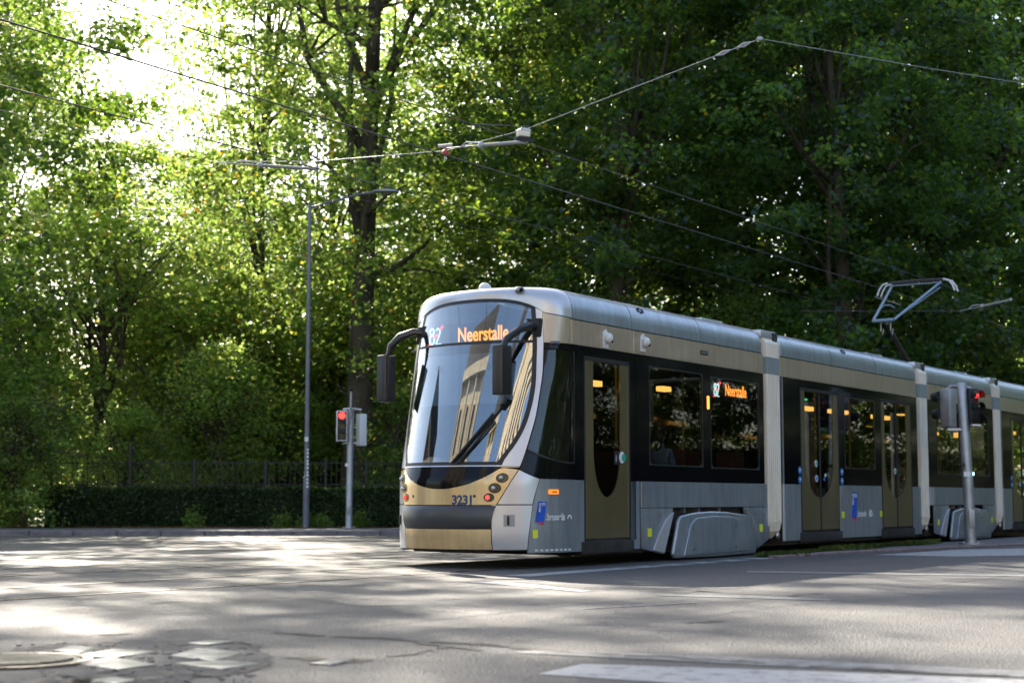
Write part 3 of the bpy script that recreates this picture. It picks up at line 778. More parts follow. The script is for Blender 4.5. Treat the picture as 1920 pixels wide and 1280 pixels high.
# left traffic light
tx, ty = at(655, 997, .0); ty = 40.6; tx = (656 - 960) / FPX * ty
tl = empty("traffic_light", (tx, ty, .1), 0, "grey steel traffic light pole by the hedge with one lit red signal facing the road", "traffic light", gT)
k = ty / FPX
MB().tube([(0, 0, 0), (0, 0, .04), (.02, 0, (997 - 765) * k - .12)], [.1, .085, .082], 16).build("pole", 'metal', tl, smooth=True)
MB().tube([(.02, 0, 3.0), (.02, 0, 3.45)], .028, 8).build("mast_tip", 'metal', tl, smooth=True)
MB().ball((.02, 0, 3.5), .05).build("cap", 'blackmat', tl, smooth=True)
def zz(py, Y): return .82 + (936 - py) / FPX * Y - .1
signal_head(tl, (646 - 657) * k - .04, -.16, zz(828, ty), zz(771, ty), .18, 'red_on', .27, .16)
signal_head(tl, (677 - 656) * k, .1, zz(836, ty), zz(776, ty), math.pi + .6, 'recess', .2, .22)
for z in (zz(768, ty), zz(832, ty)):
    MB().tube([(-.16, -.12, z), (0, 0, z + .03), (.28, .1, z)], .022, 6).build("bracket", 'white', tl, smooth=True)
MB().box(-.10, -.02, -.085, -.08, 1.55, 1.63).build("sticker", 'whitep', tl)
# right traffic light
ty = 28.6; tx = (1814 - 960) / FPX * ty; k = ty / FPX
t2 = empty("traffic_light", (tx, ty, .03), 0, "thick grey traffic light pole on the right island in front of the tram's middle", "traffic light", gT)
MB().tube([(0, 0, 0), (-.02, 0, 1.0), (-.09, 0, zz(714, ty)), (-.09, 0, zz(710, ty))], [.098, .094, .083, .065], 20).build("pole", 'metal', t2, smooth=True)
s1 = MB().box(-.09, .09, -.12, .12, zz(794, ty), zz(722, ty)).build("signal_head", 'metal', t2, bevel=.03); s1.location = ((1779 - 1814) * k, .02, 0); s1.rotation_euler = (0, 0, .5)
for z in (zz(735, ty), zz(768, ty)):
    v = MB().tube([(-.09, .12, z), (-.09, .26, z - .01)], .085, 12).build("visor", 'blackmat', s1, smooth=True)
s2 = MB().box(-.10, .10, -.1, .1, zz(790, ty), zz(722, ty)).build("signal_head", 'blackmat', t2, bevel=.03); s2.location = ((1822 - 1814) * k, .02, 0); s2.rotation_euler = (0, 0, .35)
signal = MB().ball((.035, -.11, zz(735, ty)), (.04, .02, .04)).build("lens", 'red_on', s2, smooth=True)
for z in (zz(735, ty), zz(757, ty), zz(779, ty)):
    vz = MB()
    for a in range(12):
        a0, a1 = math.pi * (a / 12 * 1.3 - .15), math.pi * ((a + 1) / 12 * 1.3 - .15)
        vz.add([(.03 + math.cos(t_) * .088, yy, z + math.sin(t_) * .088) for t_ in (a0, a1) for yy in (-.1, -.26)], [(0, 1, 3, 2)])
    vz.build("visor", 'blackmat', s2, smooth=True)
zt, zb = zz(722, ty), zz(796, ty)
MB().tube([((1779 - 1814) * k, .02, zt + .0), ((1785 - 1814) * k, .0, zt + .05), (-.09, 0, zt + .05)], .028, 8).build("bracket", 'metal', t2, smooth=True)
MB().box((1775 - 1814) * k, -.02, -.05, .05, zb - .04, zb - .0).build("bracket", 'white', t2)
MB().tube([(-.06, 0, zt + .05), ((1822 - 1814) * k, .02, zt + .01)], .028, 8).build("bracket", 'metal', t2, smooth=True)
MB().box(.03, .2, -.14, .04, zz(792, ty), zz(789, ty)).build("bracket", 'white', t2)
MB().tube([(-.13, -.1, zz(864, ty)), (-.15, -.16, zz(864, ty))], .035, 12).build("push_button", 'blackmat', t2)
MB().box(-.13, -.03, -.135, -.125, zz(886, ty), zz(877, ty)).build("sticker", 'whitep', t2)
MB().box(.03, .06, -.125, -.115, zz(884, ty), zz(878, ty)).build("sticker", 'ledc', t2)

for r_, rad_, zs in ((tl, .088, (.5, 2.2)), (t2, .112, (.45,))):
    MB().box(-rad_ * .45, rad_ * .45, -rad_ - .006, -rad_ + .03, zs[0] - .16, zs[0] + .16).build("access_hatch", 'metal', r_, bevel=.008)
    MB().tube([(0, 0, -.01), (0, 0, .03)], rad_ * 1.9, 20).build("base_flange", 'metal', r_)
    for k in range(4):
        MB().tube([(math.cos(k * 1.571 + .5) * rad_ * 1.6, math.sin(k * 1.571 + .5) * rad_ * 1.6, .03), (math.cos(k * 1.571 + .5) * rad_ * 1.6, math.sin(k * 1.571 + .5) * rad_ * 1.6, .05)], .014, 6).build("bolt", 'steel', r_)
MB().tube([(.05, -.09, 2.75), (.075, -.08, 2.9), (.03, -.085, 3.05), (.02, -.08, 2.6)], .007, 5).build("cable", 'blackmat', tl)
MB().tube([(-.02, -.11, zz(800, ty)), (.04, -.14, zz(792, ty)), (.06, -.12, zz(786, ty))], .009, 5).build("cable", 'blackmat', t2)
# ================================================================== TRAM
tram = empty("tram", P0, TH, "articulated silver, beige and black tram crossing the road with Neerstalle on its display", "tram")
Z0, ZW, ZB, ZG = .18, 1.06, 2.73, 3.05
def nose(a, z):
    """a in [-1,1] round the nose, below -1 (above 1) continues along the near (far) side"""
    if a < -1: return Vector((-1 - a, 0, z))
    if a > 1: return Vector((a - 1, 2.3, z))
    ph = (a + 1) / 2 * math.pi
    if z <= 1.05: D, nn = 1.18, 2.2
    else: D, nn = 1.18 - (z - 1.05) * .29, 2.2 - (z - 1.05) * .15
    if z < .45: D -= (.45 - z) ** 2 * .6
    sn = max(0., math.sin(ph)) ** (2 / nn); cs = math.cos(ph); cs = math.copysign(abs(cs) ** (2 / nn), cs)
    return Vector((-D * sn, 1.15 - 1.15 * cs, z))
def npanel(name, m, aL, aR, zb, zt, nu=16, nv=8, th=.03, off=0., mirror=False, lab=None, parent=None):
    """aL,aR functions of z; zb,zt functions of u"""
    f = lambda q: q if callable(q) else (lambda *_: q)
    aL, aR, zb, zt = f(aL), f(aR), f(zb), f(zt)
    sg = -1 if mirror else 1
    def P(u, v):
        z = lerp(zb(u), zt(u), v)
        return nose(sg * lerp(aL(z), aR(z), u), z)
    if mirror:
        P0_ = P; P = lambda u, v: P0_(1 - u, v)
    return gridsolid(name, P, nu, nv, th, m, parent or tram, off, **({'label': lab} if lab else {}))
WR = [(1.25, .40), (1.32, .425), (1.46, .488), (1.69, .55), (1.95, .585), (2.21, .60), (2.74, .578), (3.1, .545), (3.2, .53)]   # windshield edge |a|(z)
PO = [(.757, .387), (1.175, .537), (1.43, .575), (1.82, .625), (2.35, .652), (2.74, .638), (3.13, .60)]                         # outer pillar edge
def smooth_tab(tab, z):
    e = .09
    return (curve1(tab, z - e) + curve1(tab, z) * 2 + curve1(tab, z + e)) / 4
wr = lambda z: smooth_tab(WR, z)
po = lambda z: smooth_tab(PO, z)
def eyebrow(a):                                   # lower edge of the roof cap
    a = abs(a)
    if a < .62: return 3.305 - .16 * (a / .58) ** 3
    return lerp(3.305 - .16 * (.62 / .58) ** 3, ZG, min(1, (a - .62) / .38) ** .8)
# glass
def glass_piece(name, zb, zt_c, m, inset, th, off, nv):
    def P(u, v):
        # top of the upper pane follows the eyebrow
        s = lerp(-1, 1, u)
        ztop = eyebrow(s * .53) - inset if zt_c is None else zt_c
        z = lerp(zb, ztop, v)
        return nose(s * (wr(z) - inset * .6), z)
    return gridsolid(name, P, 28, nv, th, m, tram, off)
glass_piece("windshield", 1.262, 2.735, 'ws', .035, .006, .0, 20)
glass_piece("destination_window", 2.755, None, 'ws', .035, .006, .0, 8)
# black rim round the glass
for mir in (False, True):
    npanel("windshield_rim", 'blackmat', lambda z: -wr(z) - .002, lambda z: -wr(z) + .035, 1.24, 3.17, 2, 26, .03, .002, mir)
def Ptop(u, v):
    s = lerp(-.56, .56, u); return nose(s, eyebrow(s) - lerp(.04, .003, v))
gridsolid("windshield_rim", Ptop, 24, 2, .03, 'blackmat', tram, .001)
gridsolid("windshield_rim", lambda u, v: nose(lerp(-.40, .40, u), lerp(1.215, 1.27, v)), 24, 2, .03, 'blackmat', tram, .002)
gridsolid("windshield_divider", lambda u, v: nose(lerp(-.56, .56, u), lerp(2.73, 2.76, v)), 24, 1, .02, 'blackmat', tram, .003)
# silver pillars
for mir in (False, True):
    npanel("windshield_pillar", 'silver_light', lambda z: -po(z), lambda z: -wr(z) - .004, 1.22, lambda u: lerp(eyebrow(.60), eyebrow(.545), u) - .006, 5, 26, .04, .004, mir)
# mask below the windshield
def mask_b(a): return 1.212 - .262 * max(0., 1 - (a / .42) ** 2)
gridsolid("front_mask", lambda u, v: nose(lerp(-.418, .418, u), lerp(mask_b(lerp(-.418, .418, u)), 1.212, v)), 30, 6, .02, 'black', tram, .001)
gridsolid("mask_trim", lambda u, v: nose(lerp(-.41, .41, u), lerp(1.2125, 1.226, v)), 30, 1, .02, 'silver_light', tram, .006)
# gold panel with the lamps: between mask and bumper
def gold_top(a):
    a = abs(a)
    if a < .415: return mask_b(a) - .006
    return lerp(1.2, 1.175, min(1, (a - .415) / .12))
def gold_edge(z): return curve1([(.757, .387), (1.175, .537), (1.21, .545)], z) - .004
gridsolid("lamp_panel", lambda u, v: (lambda s, z: nose(s * gold_edge(z) / .54, z))(lerp(-.54, .54, u), lerp(.757, gold_top(lerp(-.54, .54, u)), v)), 40, 8, .03, 'gold', tram, .0)
for mir in (False, True):                         # pillar foot in beige
    npanel("pillar_foot", 'beige', lambda z: -po(z), lambda z: -wr(z) - .004, 1.203, 1.2185, 3, 1, .04, .003, mir)
# bumper, lower bumper
gridsolid("bumper", lambda u, v: nose(lerp(-.35, .35, u) * (1 + .10 * (v)), lerp(.475, .745, v)) - Vector((.03 * math.sin(v * math.pi) ** .6, 0, 0)), 24, 8, .04, 'bumper', tram, .002)
gridsolid("lower_bumper", lambda u, v: nose(lerp(-.348, .348, u), lerp(.228, .467, v)), 24, 6, .04, 'gold', tram, .0)
gridsolid("tow_cover", lambda u, v: nose(lerp(-.30, .30, u), lerp(.19, .226, v)) + Vector((.08, 0, 0)), 12, 1, .04, 'under', tram, .0)
# corner panels
AS = [(.2, .598), (.81, .65), (1.07, .70)]
as_ = lambda z: curve1(AS, z)
for mir in (False, True):
    npanel("corner_panel", 'silver_light', lambda z: -as_(z), lambda z: -curve1([(.757, .391), (1.175, .541)], z), .765, lambda u: lerp(1.065, 1.172, u), 8, 6, .03, .001, mir)
    npanel("corner_panel", 'silver_light', lambda z: -as_(z), -.354, .225, .752, 8, 8, .03, .001, mir)
    # step recess with grab handle
    g = gridsolid("step_recess", lambda u, v, s=(1 if not mir else -1): nose(s * lerp(-.515, -.435, u if not mir else 1 - u), lerp(.50, .64, v)), 4, 4, .012, 'silver_dark', tram, .004)
    gridsolid("handle", lambda u, v, s=(1 if not mir else -1): nose(s * lerp(-.475, -.46, u if not mir else 1 - u), lerp(.515, .625, v)), 2, 4, .02, 'blackmat', g, .022)
    npanel("cab_side_panel", 'silver', -1.285, lambda z: -as_(z) - .005, Z0 + .005, lambda u: lerp(ZW - .003, ZW + .006, u), 12, 6, .03, .0, mir)
    # black cab band with the cab window: upper, lower, rear pieces round the opening
    npanel("cab_band", 'black', -1.28, lambda z: -po(z) - .006, lambda u: 2.655, ZB, 14, 2, .03, .0, mir)
    npanel("cab_band", 'black', -1.28, -1.055, 1.06, 2.65, 3, 2, .03, .0, mir)
    npanel("cab_band", 'black', -1.05, lambda z: -po(z) - .006, lambda u: lerp(1.065, 1.18, max(0, (u - .6) / .4)), lambda u: 1.25 + .16 * u ** 2.2, 14, 4, .03, .0, mir)
    cw = npanel("cab_window", 'clear', -1.045, lambda z: -po(z) - .012, lambda u: 1.26 + .16 * u ** 2.2, 2.645, 12, 8, .006, -.003, mir)
    for (zb_, zt_) in ((lambda u: 1.255 + .16 * u ** 2.2, lambda u: 1.275 + .16 * u ** 2.2),):
        npanel("window_trim", 'frame', -1.045, lambda z: -po(z) - .012, zb_, zt_, 12, 1, .006, .004, mir, parent=cw)
    npanel("window_trim", 'frame', -1.05, -1.03, 1.27, 2.64, 1, 6, .006, .004, mir, parent=cw)
    npanel("inner_window_bar", 'frame', -.99, -.98, 1.28, 2.64, 1, 6, .01, -.01, mir, parent=cw)
    npanel("upper_band", 'beige', -.992, lambda z: -po(z) - .004, ZB + .004, lambda u: eyebrow(lerp(1, .61, u)) - .012, 10, 4, .03, .0, mir)
npanel("sliding_window", 'frame', -.93, -.80, 1.30, 1.55, 3, 3, .01, -.012)
# front lamps
def nose_frame(a, z, off=0.):
    p = nose(a, z); u = (nose(a + .01, z) - nose(a - .01, z)).normalized(); v = (nose(a, z + .01) - nose(a, z - .01)).normalized()
    n = u.cross(v).normalized()
    if n.x > 0 and abs(a) < .9: n = -n; 
    return p + n * off, u, v, n
def disc(name, a, z, r, m, parent, off, th=.006, sx=1., nseg=20, tilt=0.):
    p, u, v, n = nose_frame(a, z, off)
    mb = MB(); vs_ = []
    for d_ in (0, -th):
        for k in range(nseg):
            t_ = 2 * math.pi * k / nseg
            vs_.append(p + u * math.cos(t_) * r * sx + v * math.sin(t_) * r + n * d_)
    fs = [tuple(range(nseg)), tuple(range(2 * nseg - 1, nseg - 1, -1))] + [(k, k + nseg, (k + 1) % nseg + nseg, (k + 1) % nseg) for k in range(nseg)]
    mb.add(vs_, fs); return mb.build(name, m, parent)
for s in (-1, 1):
    for a, z, r, kind in ((.425, 1.075, .062, 'w'), (.375, .955, .062, 'w'), (.335, .845, .052, 'r')):
        h = disc("headlight" if kind == 'w' else "marker_light", s * a, z, r, 'recess', tram, .004, .008, 1.25)
        disc("bezel", s * a, z, r * 1.12, 'gold', h, .002, .004, 1.25)
        p, u, v, n = nose_frame(s * a, z, .008)
        MB().ball(p + u * (.018), (r * .5, r * .5, r * .5)).build("lens", 'lens' if kind == 'w' else ('red_on' if s < 0 else 'red_dim'), h, smooth=True)
for a in (-.235, .235): disc("bolt", a, .86, .018, 'recess', tram, .003)
# running number
p, u, v, n = nose_frame(-.165, .74, .004)
def surf_text(name, body, m, a0, z0, size, bold=0, sx=1., lab=None):
    """text wrapped on the nose: every vertex is laid on the surface"""
    c = bpy.data.curves.new(name, 'FONT'); c.body = body; c.size = size; c.offset = bold
    t = bpy.data.objects.new("tmp", c); COL.objects.link(t)
    me = bpy.data.meshes.new_from_object(t.evaluated_get(bpy.context.evaluated_depsgraph_get())); bpy.data.objects.remove(t)
    me.materials.clear(); me.materials.append(M[m])
    du = (nose(a0 - .01, z0) - nose(a0 + .01, z0)).length / .02
    for vv in me.vertices:
        a = a0 - vv.co.x * sx / du; z = z0 + vv.co.y
        q, u_, v_, n_ = nose_frame(a, z, .0045); vv.co = q
    o = bpy.data.objects.new(name, me); link(o, tram); return o
surf_text("fleet_number", "3231", 'navy', -.078, .765, .15, .006, 1.)
# roof cap of the nose
def roofq(base, q):
    zt_ = 3.45; z = base.z + (zt_ - base.z) * math.sin(q * math.pi / 2) ** .75; s = max(0., math.cos(q * math.pi / 2)) ** .22
    return Vector((base.x * s, 1.15 + (base.y - 1.15) * s, z))
gridsolid("roof_cap", lambda u, v: roofq(nose(lerp(-.992, .992, u), eyebrow(lerp(-.992, .992, u)) + .002), v * .97), 48, 12, .03, 'silver_light', tram, .006)
for (a, zz_) in ((-.42, 3.36),):
    b_ = roofq(nose(a, eyebrow(a)), .45)
    pr = MB().ball(b_ + Vector((-.02, -.01, 0)), (.09, .06, .045)).build("camera_pod", 'silver_dark', tram, smooth=True)
    MB().ball(b_ + Vector((-.06, -.055, .0)), .03).build("lens", 'black', pr, smooth=True)
b_ = roofq(nose(-.08, eyebrow(0)), .9)
MB().ball((b_.x + .05, 1.1, 3.46), (.1, .08, .085)).build("roof_beacon", 'white', tram, smooth=True)

# --- straight sides
def side_panel(name, m, t0, t1, z0, z1, th=.03, off=0., far=False, bevel=.004, **kw):
    y0, y1 = (-off, th - off) if not far else (2.3 - th + off, 2.3 + off)
    return MB().box(t0, t1, y0, y1, z0, z1).build(name, m, kw.pop('parent', tram), bevel=bevel, seg=1, **kw)
def side_poly(name, m, poly, y0, y1, bevel=.004, parent=None, seg=2, **kw):
    return MB().prism(poly, 'y', y0, y1).build(name, m, parent or tram, bevel=bevel, seg=seg, **kw)
def roof_panel(t0, t1, m='silver', n=10, trim=(False, False)):
    def P(u, v):
        if v <= .0: b = Vector((lerp(t0, t1, u), 0, ZG)); return b
        b = Vector((0, 0, ZG)); q = roofq(b, v * .97); q.x = lerp(t0, t1, u); return q
    o = gridsolid("roof_panel", P, 2, n, .03, m, tram, .004)
    def Pf(u, v):
        q = P(1 - u, v); q.y = 2.3 - q.y; return q
    gridsolid("roof_panel", Pf, 2, n, .03, m, tram, .004)
    for t, on in ((t0, trim[0]), (t1, trim[1])):
        if on:
            tt = t + .09 if t == t0 else t - .09
            a, b2 = min(t, tt), max(t, tt)
            def Pt(u, v, a=a, b2=b2):
                q = roofq(Vector((0, 0, ZG)), v * .9); q.x = lerp(a, b2, u); return q
            gridsolid("roof_end_trim", Pt, 2, n, .03, 'silver_light', tram, .014)
def rring(t0, t1, z0, z1, r, w):
    """square-to-rounded ring filling the corners of an opening"""
    mb = MB(); n = 6; inner = []; outer = []
    for cx_, cz_, a0 in ((t1, z1, 0), (t0, z1, 90), (t0, z0, 180), (t1, z0, 270)):
        sx_ = 1 if cx_ == t1 else -1; sz_ = 1 if cz_ == z1 else -1
        for k in range(n + 1):
            a = R(a0 + 90 * k / n)
            inner.append((cx_ - sx_ * (w + r) + r * math.cos(a), cz_ - sz_ * (w + r) + r * math.sin(a)))
            c = (math.cos(a), math.sin(a)); m_ = max(abs(c[0]), abs(c[1])); rr = r + w
            outer.append((cx_ - sx_ * rr + rr * c[0] / m_, cz_ - sz_ * rr + rr * c[1] / m_))
    K = len(inner)
    for (y, base) in ((-.004, 0), (.02, 2 * K)):
        mb.v += [(x, y, z) for x, z in outer] + [(x, y, z) for x, z in inner]
    for i in range(K):
        j = (i + 1) % K
        mb.f += [(i, j, K + j, K + i), (2 * K + i, 3 * K + i, 3 * K + j, 2 * K + j), (K + i, K + j, 3 * K + j, 3 * K + i), (i, 2 * K + i, 2 * K + j, j)]
    return mb
def window(t0, t1, z0, z1, far=False, parent=None):
    y = (lambda q: q) if not far else (lambda q: 2.3 - q)
    mb = rring(t0, t1, z0, z1, .09, .018)
    mb.v = [(a, y(b), c) for a, b, c in mb.v]
    w = mb.build("window", 'frame', parent or tram)
    a, b = sorted((y(.006), y(.012)))
    MB().box(t0 + .004, t1 - .004, a, b, z0 + .004, z1 - .004).build("pane", 'pane_far_dim' if far else 'pane', w)
    return w
def band(t0, t1, z0, z1, opens, far=False):
    """black band cut into pieces round rectangular openings (t0,t1,z0,z1)"""
    ts = sorted({t0, t1, *[q for o in opens for q in o[:2]]})
    mb = MB(); y0, y1 = (0, .03) if not far else (2.27, 2.3)
    for a, b in zip(ts, ts[1:]):
        zs = [z0]
        for o in opens:
            if o[0] <= a and b <= o[1]: zs += [max(z0, o[2]), min(z1, o[3])]
        zs.append(z1)
        for c, d in zip(zs[::2], zs[1::2]):
            if d - c > .001: mb.box(a, b, y0, y1, c, d)
    return mb.build("window_band", 'black', tram)
# door: U-shaped glass
def uhalf(z, hw, zt_, zm=1.50, zb_=.85):
    if z >= zm: return hw
    if z <= zb_: return 0.
    k = (zm - z) / (zm - zb_); return hw * math.sqrt(max(0, 1 - k ** 2.3)) 
def door(t0, t1, leaves=1, far=False):
    c = (t0 + t1) / 2; hw = (t1 - t0) / 2 - .155
    if leaves == 1: hw = .345
    y = (lambda q: q) if not far else (lambda q: 2.3 - q)
    z0, z1 = .335, 2.56
    root = MB().box(t0 - .02, t1 + .02, min(y(.02), y(.045)), max(y(.02), y(.045)), z0 - .03, z0).build("door", 'blackmat', tram)
    zs = [z0, .6] + [.85 + (1.5 - .85) * (1 - math.cos(math.pi * k / 28)) for k in range(15)] + [2.0, z1]
    zs = sorted({round(z, 4) for z in zs if z <= z1})
    for side in (-1, 1):
        mb = MB()
        edge = t0 if side < 0 else t1
        gap = .0 if leaves == 1 else .008
        def inner(z): return c + side * max(gap, uhalf(z, hw, z1))
        for za, zb_ in zip(zs, zs[1:]):
            ia, ib = inner(za), inner(zb_)
            q = [(edge, za), (ia, za), (ib, zb_), (edge, zb_)]
            if abs(ia - edge) < .002: continue
            mb.prism(q, 'y', y(.006), y(.034))
        # weld + clean
        lf = mb.build("door_leaf", 'olive', root, parent_label=None) if False else mb.build("door_leaf", 'olive', root)
        MB().box(edge - .012 if side < 0 else edge - .004, edge + .004 if side < 0 else edge + .012, min(y(0), y(.03)), max(y(0), y(.03)), z0, z1).build("edge_strip", 'olive_edge', root)
    a, b = sorted((y(.016), y(.022)))
    MB().box(c - hw - .02, c + hw + .02, a, b, .82, z1).build("pane", 'pane', root)
    if leaves == 2: MB().box(c - .022, c + .022, min(y(.0), y(.03)), max(y(0), y(.03)), z0, z1).build("seal", 'rubber', root)
    # rubber surround
    for (p, q, r_, s_) in ((t0 - .05, t0 - .014, z0 - .05, z1 + .05), (t1 + .014, t1 + .05, z0 - .05, z1 + .05), (t0 - .05, t1 + .05, z1 + .002, z1 + .05)):
        MB().box(p, q, min(y(-.003), y(.03)), max(y(-.003), y(.03)), r_, s_).build("door_frame", 'frame' if far else 'blackmat', root)
    MB().box(t0 - .12, t1 + .12, min(y(-.015), y(.1)), max(y(-.015), y(.1)), .15, .30).build("door_step", 'under', root, bevel=.01)
    MB().box(t0 + .1, (t0 + t1) / 2 + .15, min(y(.16), y(.24)), max(y(.16), y(.24)), 2.27, 2.34).build("light_strip", 'warm', root)
    return root
def roundel(t, z, r, m, parent, y=-.008, rim=True, sx=1., off=0):
    pr = [(t + r * sx * math.cos(k * math.pi / 10), z + r * math.sin(k * math.pi / 10)) for k in range(20)]
    return MB().prism(pr, 'y', y, y + .006).build("button" if rim else "sticker", m, parent)
def reflector(t, z): return side_panel("reflector", 'yellow', t - .055, t + .055, z - .055, z + .055, .006, .007, bevel=0)
def logo(t, z, s=1.):
    """blue banner with STIB / MIVB, red foot, .brussels beside it"""
    lg = side_poly("logo", 'blue', [(t, z - .42 * s), (t + .20 * s, z - .42 * s), (t + .265 * s, z), (t + .06 * s, z + .02 * s)], -.006, 0, 0)
    side_poly("logo_foot", 'red', [(t, z - .425 * s), (t + .20 * s, z - .425 * s), (t + .19 * s, z - .475 * s)], -.006, 0, 0, parent=lg)
    textobj("lettering", "STIB", 'whitep', lg, .085 * s, sidem(t + .105 * s, z - .075 * s, -.0075), .001, .001, .8)
    textobj("lettering", "MIVB", 'whitep', lg, .095 * s, basis((t + .085 * s, -.0075, z - .20 * s), (.1, 0, 1), (-1, 0, .1), (0, -1, 0)), .001, .001, .9)
    textobj("lettering", ".brussels", 'whitep', lg, .155 * s, sidem(t + .245 * s, z - .40 * s, -.0045), .001, .003, .78)
    for k in range(5):
        a = math.pi * k / 4
        roundel(t + .88 * s + .055 * s * math.cos(a), z - .36 * s + .05 * s * math.sin(a), .026 * s, 'whitep', lg, -.006, False)
    side_poly("emblem_base", 'whitep', [(t + .81 * s, z - .405 * s), (t + .95 * s, z - .405 * s), (t + .93 * s, z - .36 * s), (t + .83 * s, z - .36 * s)], -.006, 0, 0, parent=lg)
    return lg
def led_number(mk, parent, s, m1='ledc', m2='ledr'):
    """the 82 with its red diagonal, in strokes; mk(x, z) -> 3D point, s scale"""
    def seg(pts, w, m, name="digit"):
        mb = MB(); P_ = [mk(x * s, z * s) for x, z in pts]
        mb.tube(P_, w * s, 5); mb.build(name, m, parent)
    seg([(.19 + .15 * math.sin(k * math.pi / 6), .79 + .2 * math.cos(k * math.pi / 6)) for k in range(13)], .05, m1)
    seg([(.19 + .18 * math.sin(k * math.pi / 6), .30 + .28 * math.cos(k * math.pi / 6)) for k in range(13)], .05, m1)
    seg([(.5, .85), (.62, 1.0), (.8, .88), (.76, .6), (.5, .03), (.86, .03)], .05, m1)
    seg([(-.12, -.02), (.1, .02)], .06, m2, "strike")
    seg([(.34, .42), (.6, .62)], .08, m2, "strike")
    seg([(.80, .9), (1.02, 1.12)], .08, m2, "strike")

def bogie_set(T, wide=True, L=4.06):
    """skirts with cut-outs and the bogie cover; T = start of the black seam"""
    k = L / 4.06
    m = lambda q: T + (q - 1.72) * k
    a = side_poly("skirt", 'silver', [(m(1.735), .705), (m(2.64), .705), (m(2.33), .09), (m(1.745), .18)], .0, .03, .006)
    b = side_poly("skirt", 'silver', [(m(4.87), .705), (m(5.79), .705), (m(5.77), .235), (m(5.32), .09), (m(5.14), .12)], .0, .03, .006)
    # swollen faces of the skirts beside the cover
    side_poly("skirt_flare", 'silver_light', [(m(2.62), .66), (m(2.33), .10), (m(2.02), .15), (m(2.2), .38), (m(2.4), .56)], -.03, -.001, .02, parent=a)
    side_poly("skirt_flare", 'silver', [(m(4.9), .68), (m(5.15), .13), (m(5.32), .11), (m(5.42), .2), (m(5.3), .4), (m(5.1), .6)], -.03, -.001, .02, parent=b)
    for q in (1.9, 2.25): roundel(m(q), .62, .02, 'steel', a, -.006, True)
    for q in (5.3, 5.58): roundel(m(q), .62, .02, 'steel', b, -.006, True)
    reflector(m(1.96), .385); reflector(m(5.46), .395)
    cv = side_poly("bogie_cover", 'silver', [(m(2.70), .60), (m(3.1), .64), (m(3.6), .655), (m(4.1), .645), (m(4.74), .60), (m(4.82), .56), (m(5.08), .08), (m(5.03), .03), (m(3.6), .02), (m(2.50), .03), (m(2.44), .09), (m(2.62), .55)], -.10, -.04, .035, seg=3)
    side_poly("cover_bulge", 'silver', [(m(2.92), .48), (m(3.1), .565), (m(3.6), .59), (m(4.2), .575), (m(4.5), .53), (m(4.66), .40), (m(4.86), .08), (m(2.72), .06)], -.125, -.098, .03, parent=cv, seg=3)
    for q, z in ((3.0, .44), (4.35, .45), (3.0, .16), (4.35, .17)):
        roundel(m(q), z, .035, 'steel', cv, -.134, True)
    roundel(m(2.92), .33, .07, 'silver', cv, -.128, True, .8)
    # dark machinery behind, wheels
    MB().box(m(2.0), m(5.4), .08, .9, .25, .72).build("bogie_frame", 'under', tram, bevel=.02)
    for q in (2.85, 4.65):
        for yy in (.43, 1.87):
            w = MB().tube([(m(q), yy - .06, .30), (m(q), yy + .06, .30)], .29, 24).build("wheel", 'under', tram, smooth=True)
            MB().tube([(m(q), yy - .075, .30), (m(q), yy - .06, .30)], .12, 16).build("hub", 'steel', w, smooth=True)
    for q in (3.0, 3.45, 4.1): MB().box(m(q), m(q) + .06, .03, .09, .64, .70).build("cable_bracket", 'steel', tram)
def bellows(t0, t1, ztop=3.30):
    n = 7; mb = MB(); st = []
    w_ = (t1 - t0) / n
    for k in range(n):
        for f_, i_ in ((.0, .09), (.18, .09), (.24, .01), (.4, .0), (.75, .0), (.92, .01)):
            st.append((t0 + (k + f_) * w_, i_))
    st.append((t1, .07))
    def ring(t, ins):
        low = .24
        pts = [(.16, low - .02 + ins * .3), (.02, low + .10), (-.02, low + .25)] + [(-.02 if z > .5 else -.02, z) for z in (.6, 1.2, 1.8, 2.4, 2.72, 3.02, ztop - .08)] + [(.05, ztop)]
        L_ = [(ins + y, z) for y, z in pts]
        Rr = [(2.3 - y, z) for y, z in reversed(L_)]
        return [(t, y, z - (ins if z >= ztop - .01 else 0)) for y, z in L_ + Rr]
    rings = [ring(t, i) for t, i in st]; W = len(rings[0])
    for i in range(len(rings) - 1):
        a = len(mb.v); mb.v += rings[i] + rings[i + 1]
        for k in range(W - 1): mb.f.append((a + k, a + k + 1, a + W + k + 1, a + W + k))
    o = mb.build("bellows", 'bellows', tram)
    o.data.materials.append(M['darkgrey'])  # groove faces take a dark colour, crease shade put into the material
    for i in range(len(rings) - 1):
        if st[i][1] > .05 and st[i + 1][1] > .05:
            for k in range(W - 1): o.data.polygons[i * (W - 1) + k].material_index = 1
    bm_ = MB()
    for (ta, ia), (tb, ib) in zip(st, st[1:]):
        bm_.add([(ta, ia - .026, 2.74), (tb, ib - .026, 2.74), (tb, ib - .026, 3.0), (ta, ia - .026, 3.0)], [(0, 1, 2, 3)])
    bm_.build("clear_band", 'bellows_band', o)
    MB().box(t0 - .05, t1 + .02, .04, 2.26, ztop + .0, ztop + .12).build("gangway_cover", 'silver_light', o, bevel=.02)
    MB().box(t1 - .14, t1 + .02, .02, .06, ztop - .05, ztop + .1).build("gangway_seal", 'darkgrey', o)
    MB().box(t0 - .05, t1 + .05, .15, 2.15, .3, .36).build("gangway_floor", 'darkgrey', o)
    b = MB().ball((t1 - .02, .05, .27), (.045, .03, .06)).build("bellows_catch", 'steel', o, smooth=True)

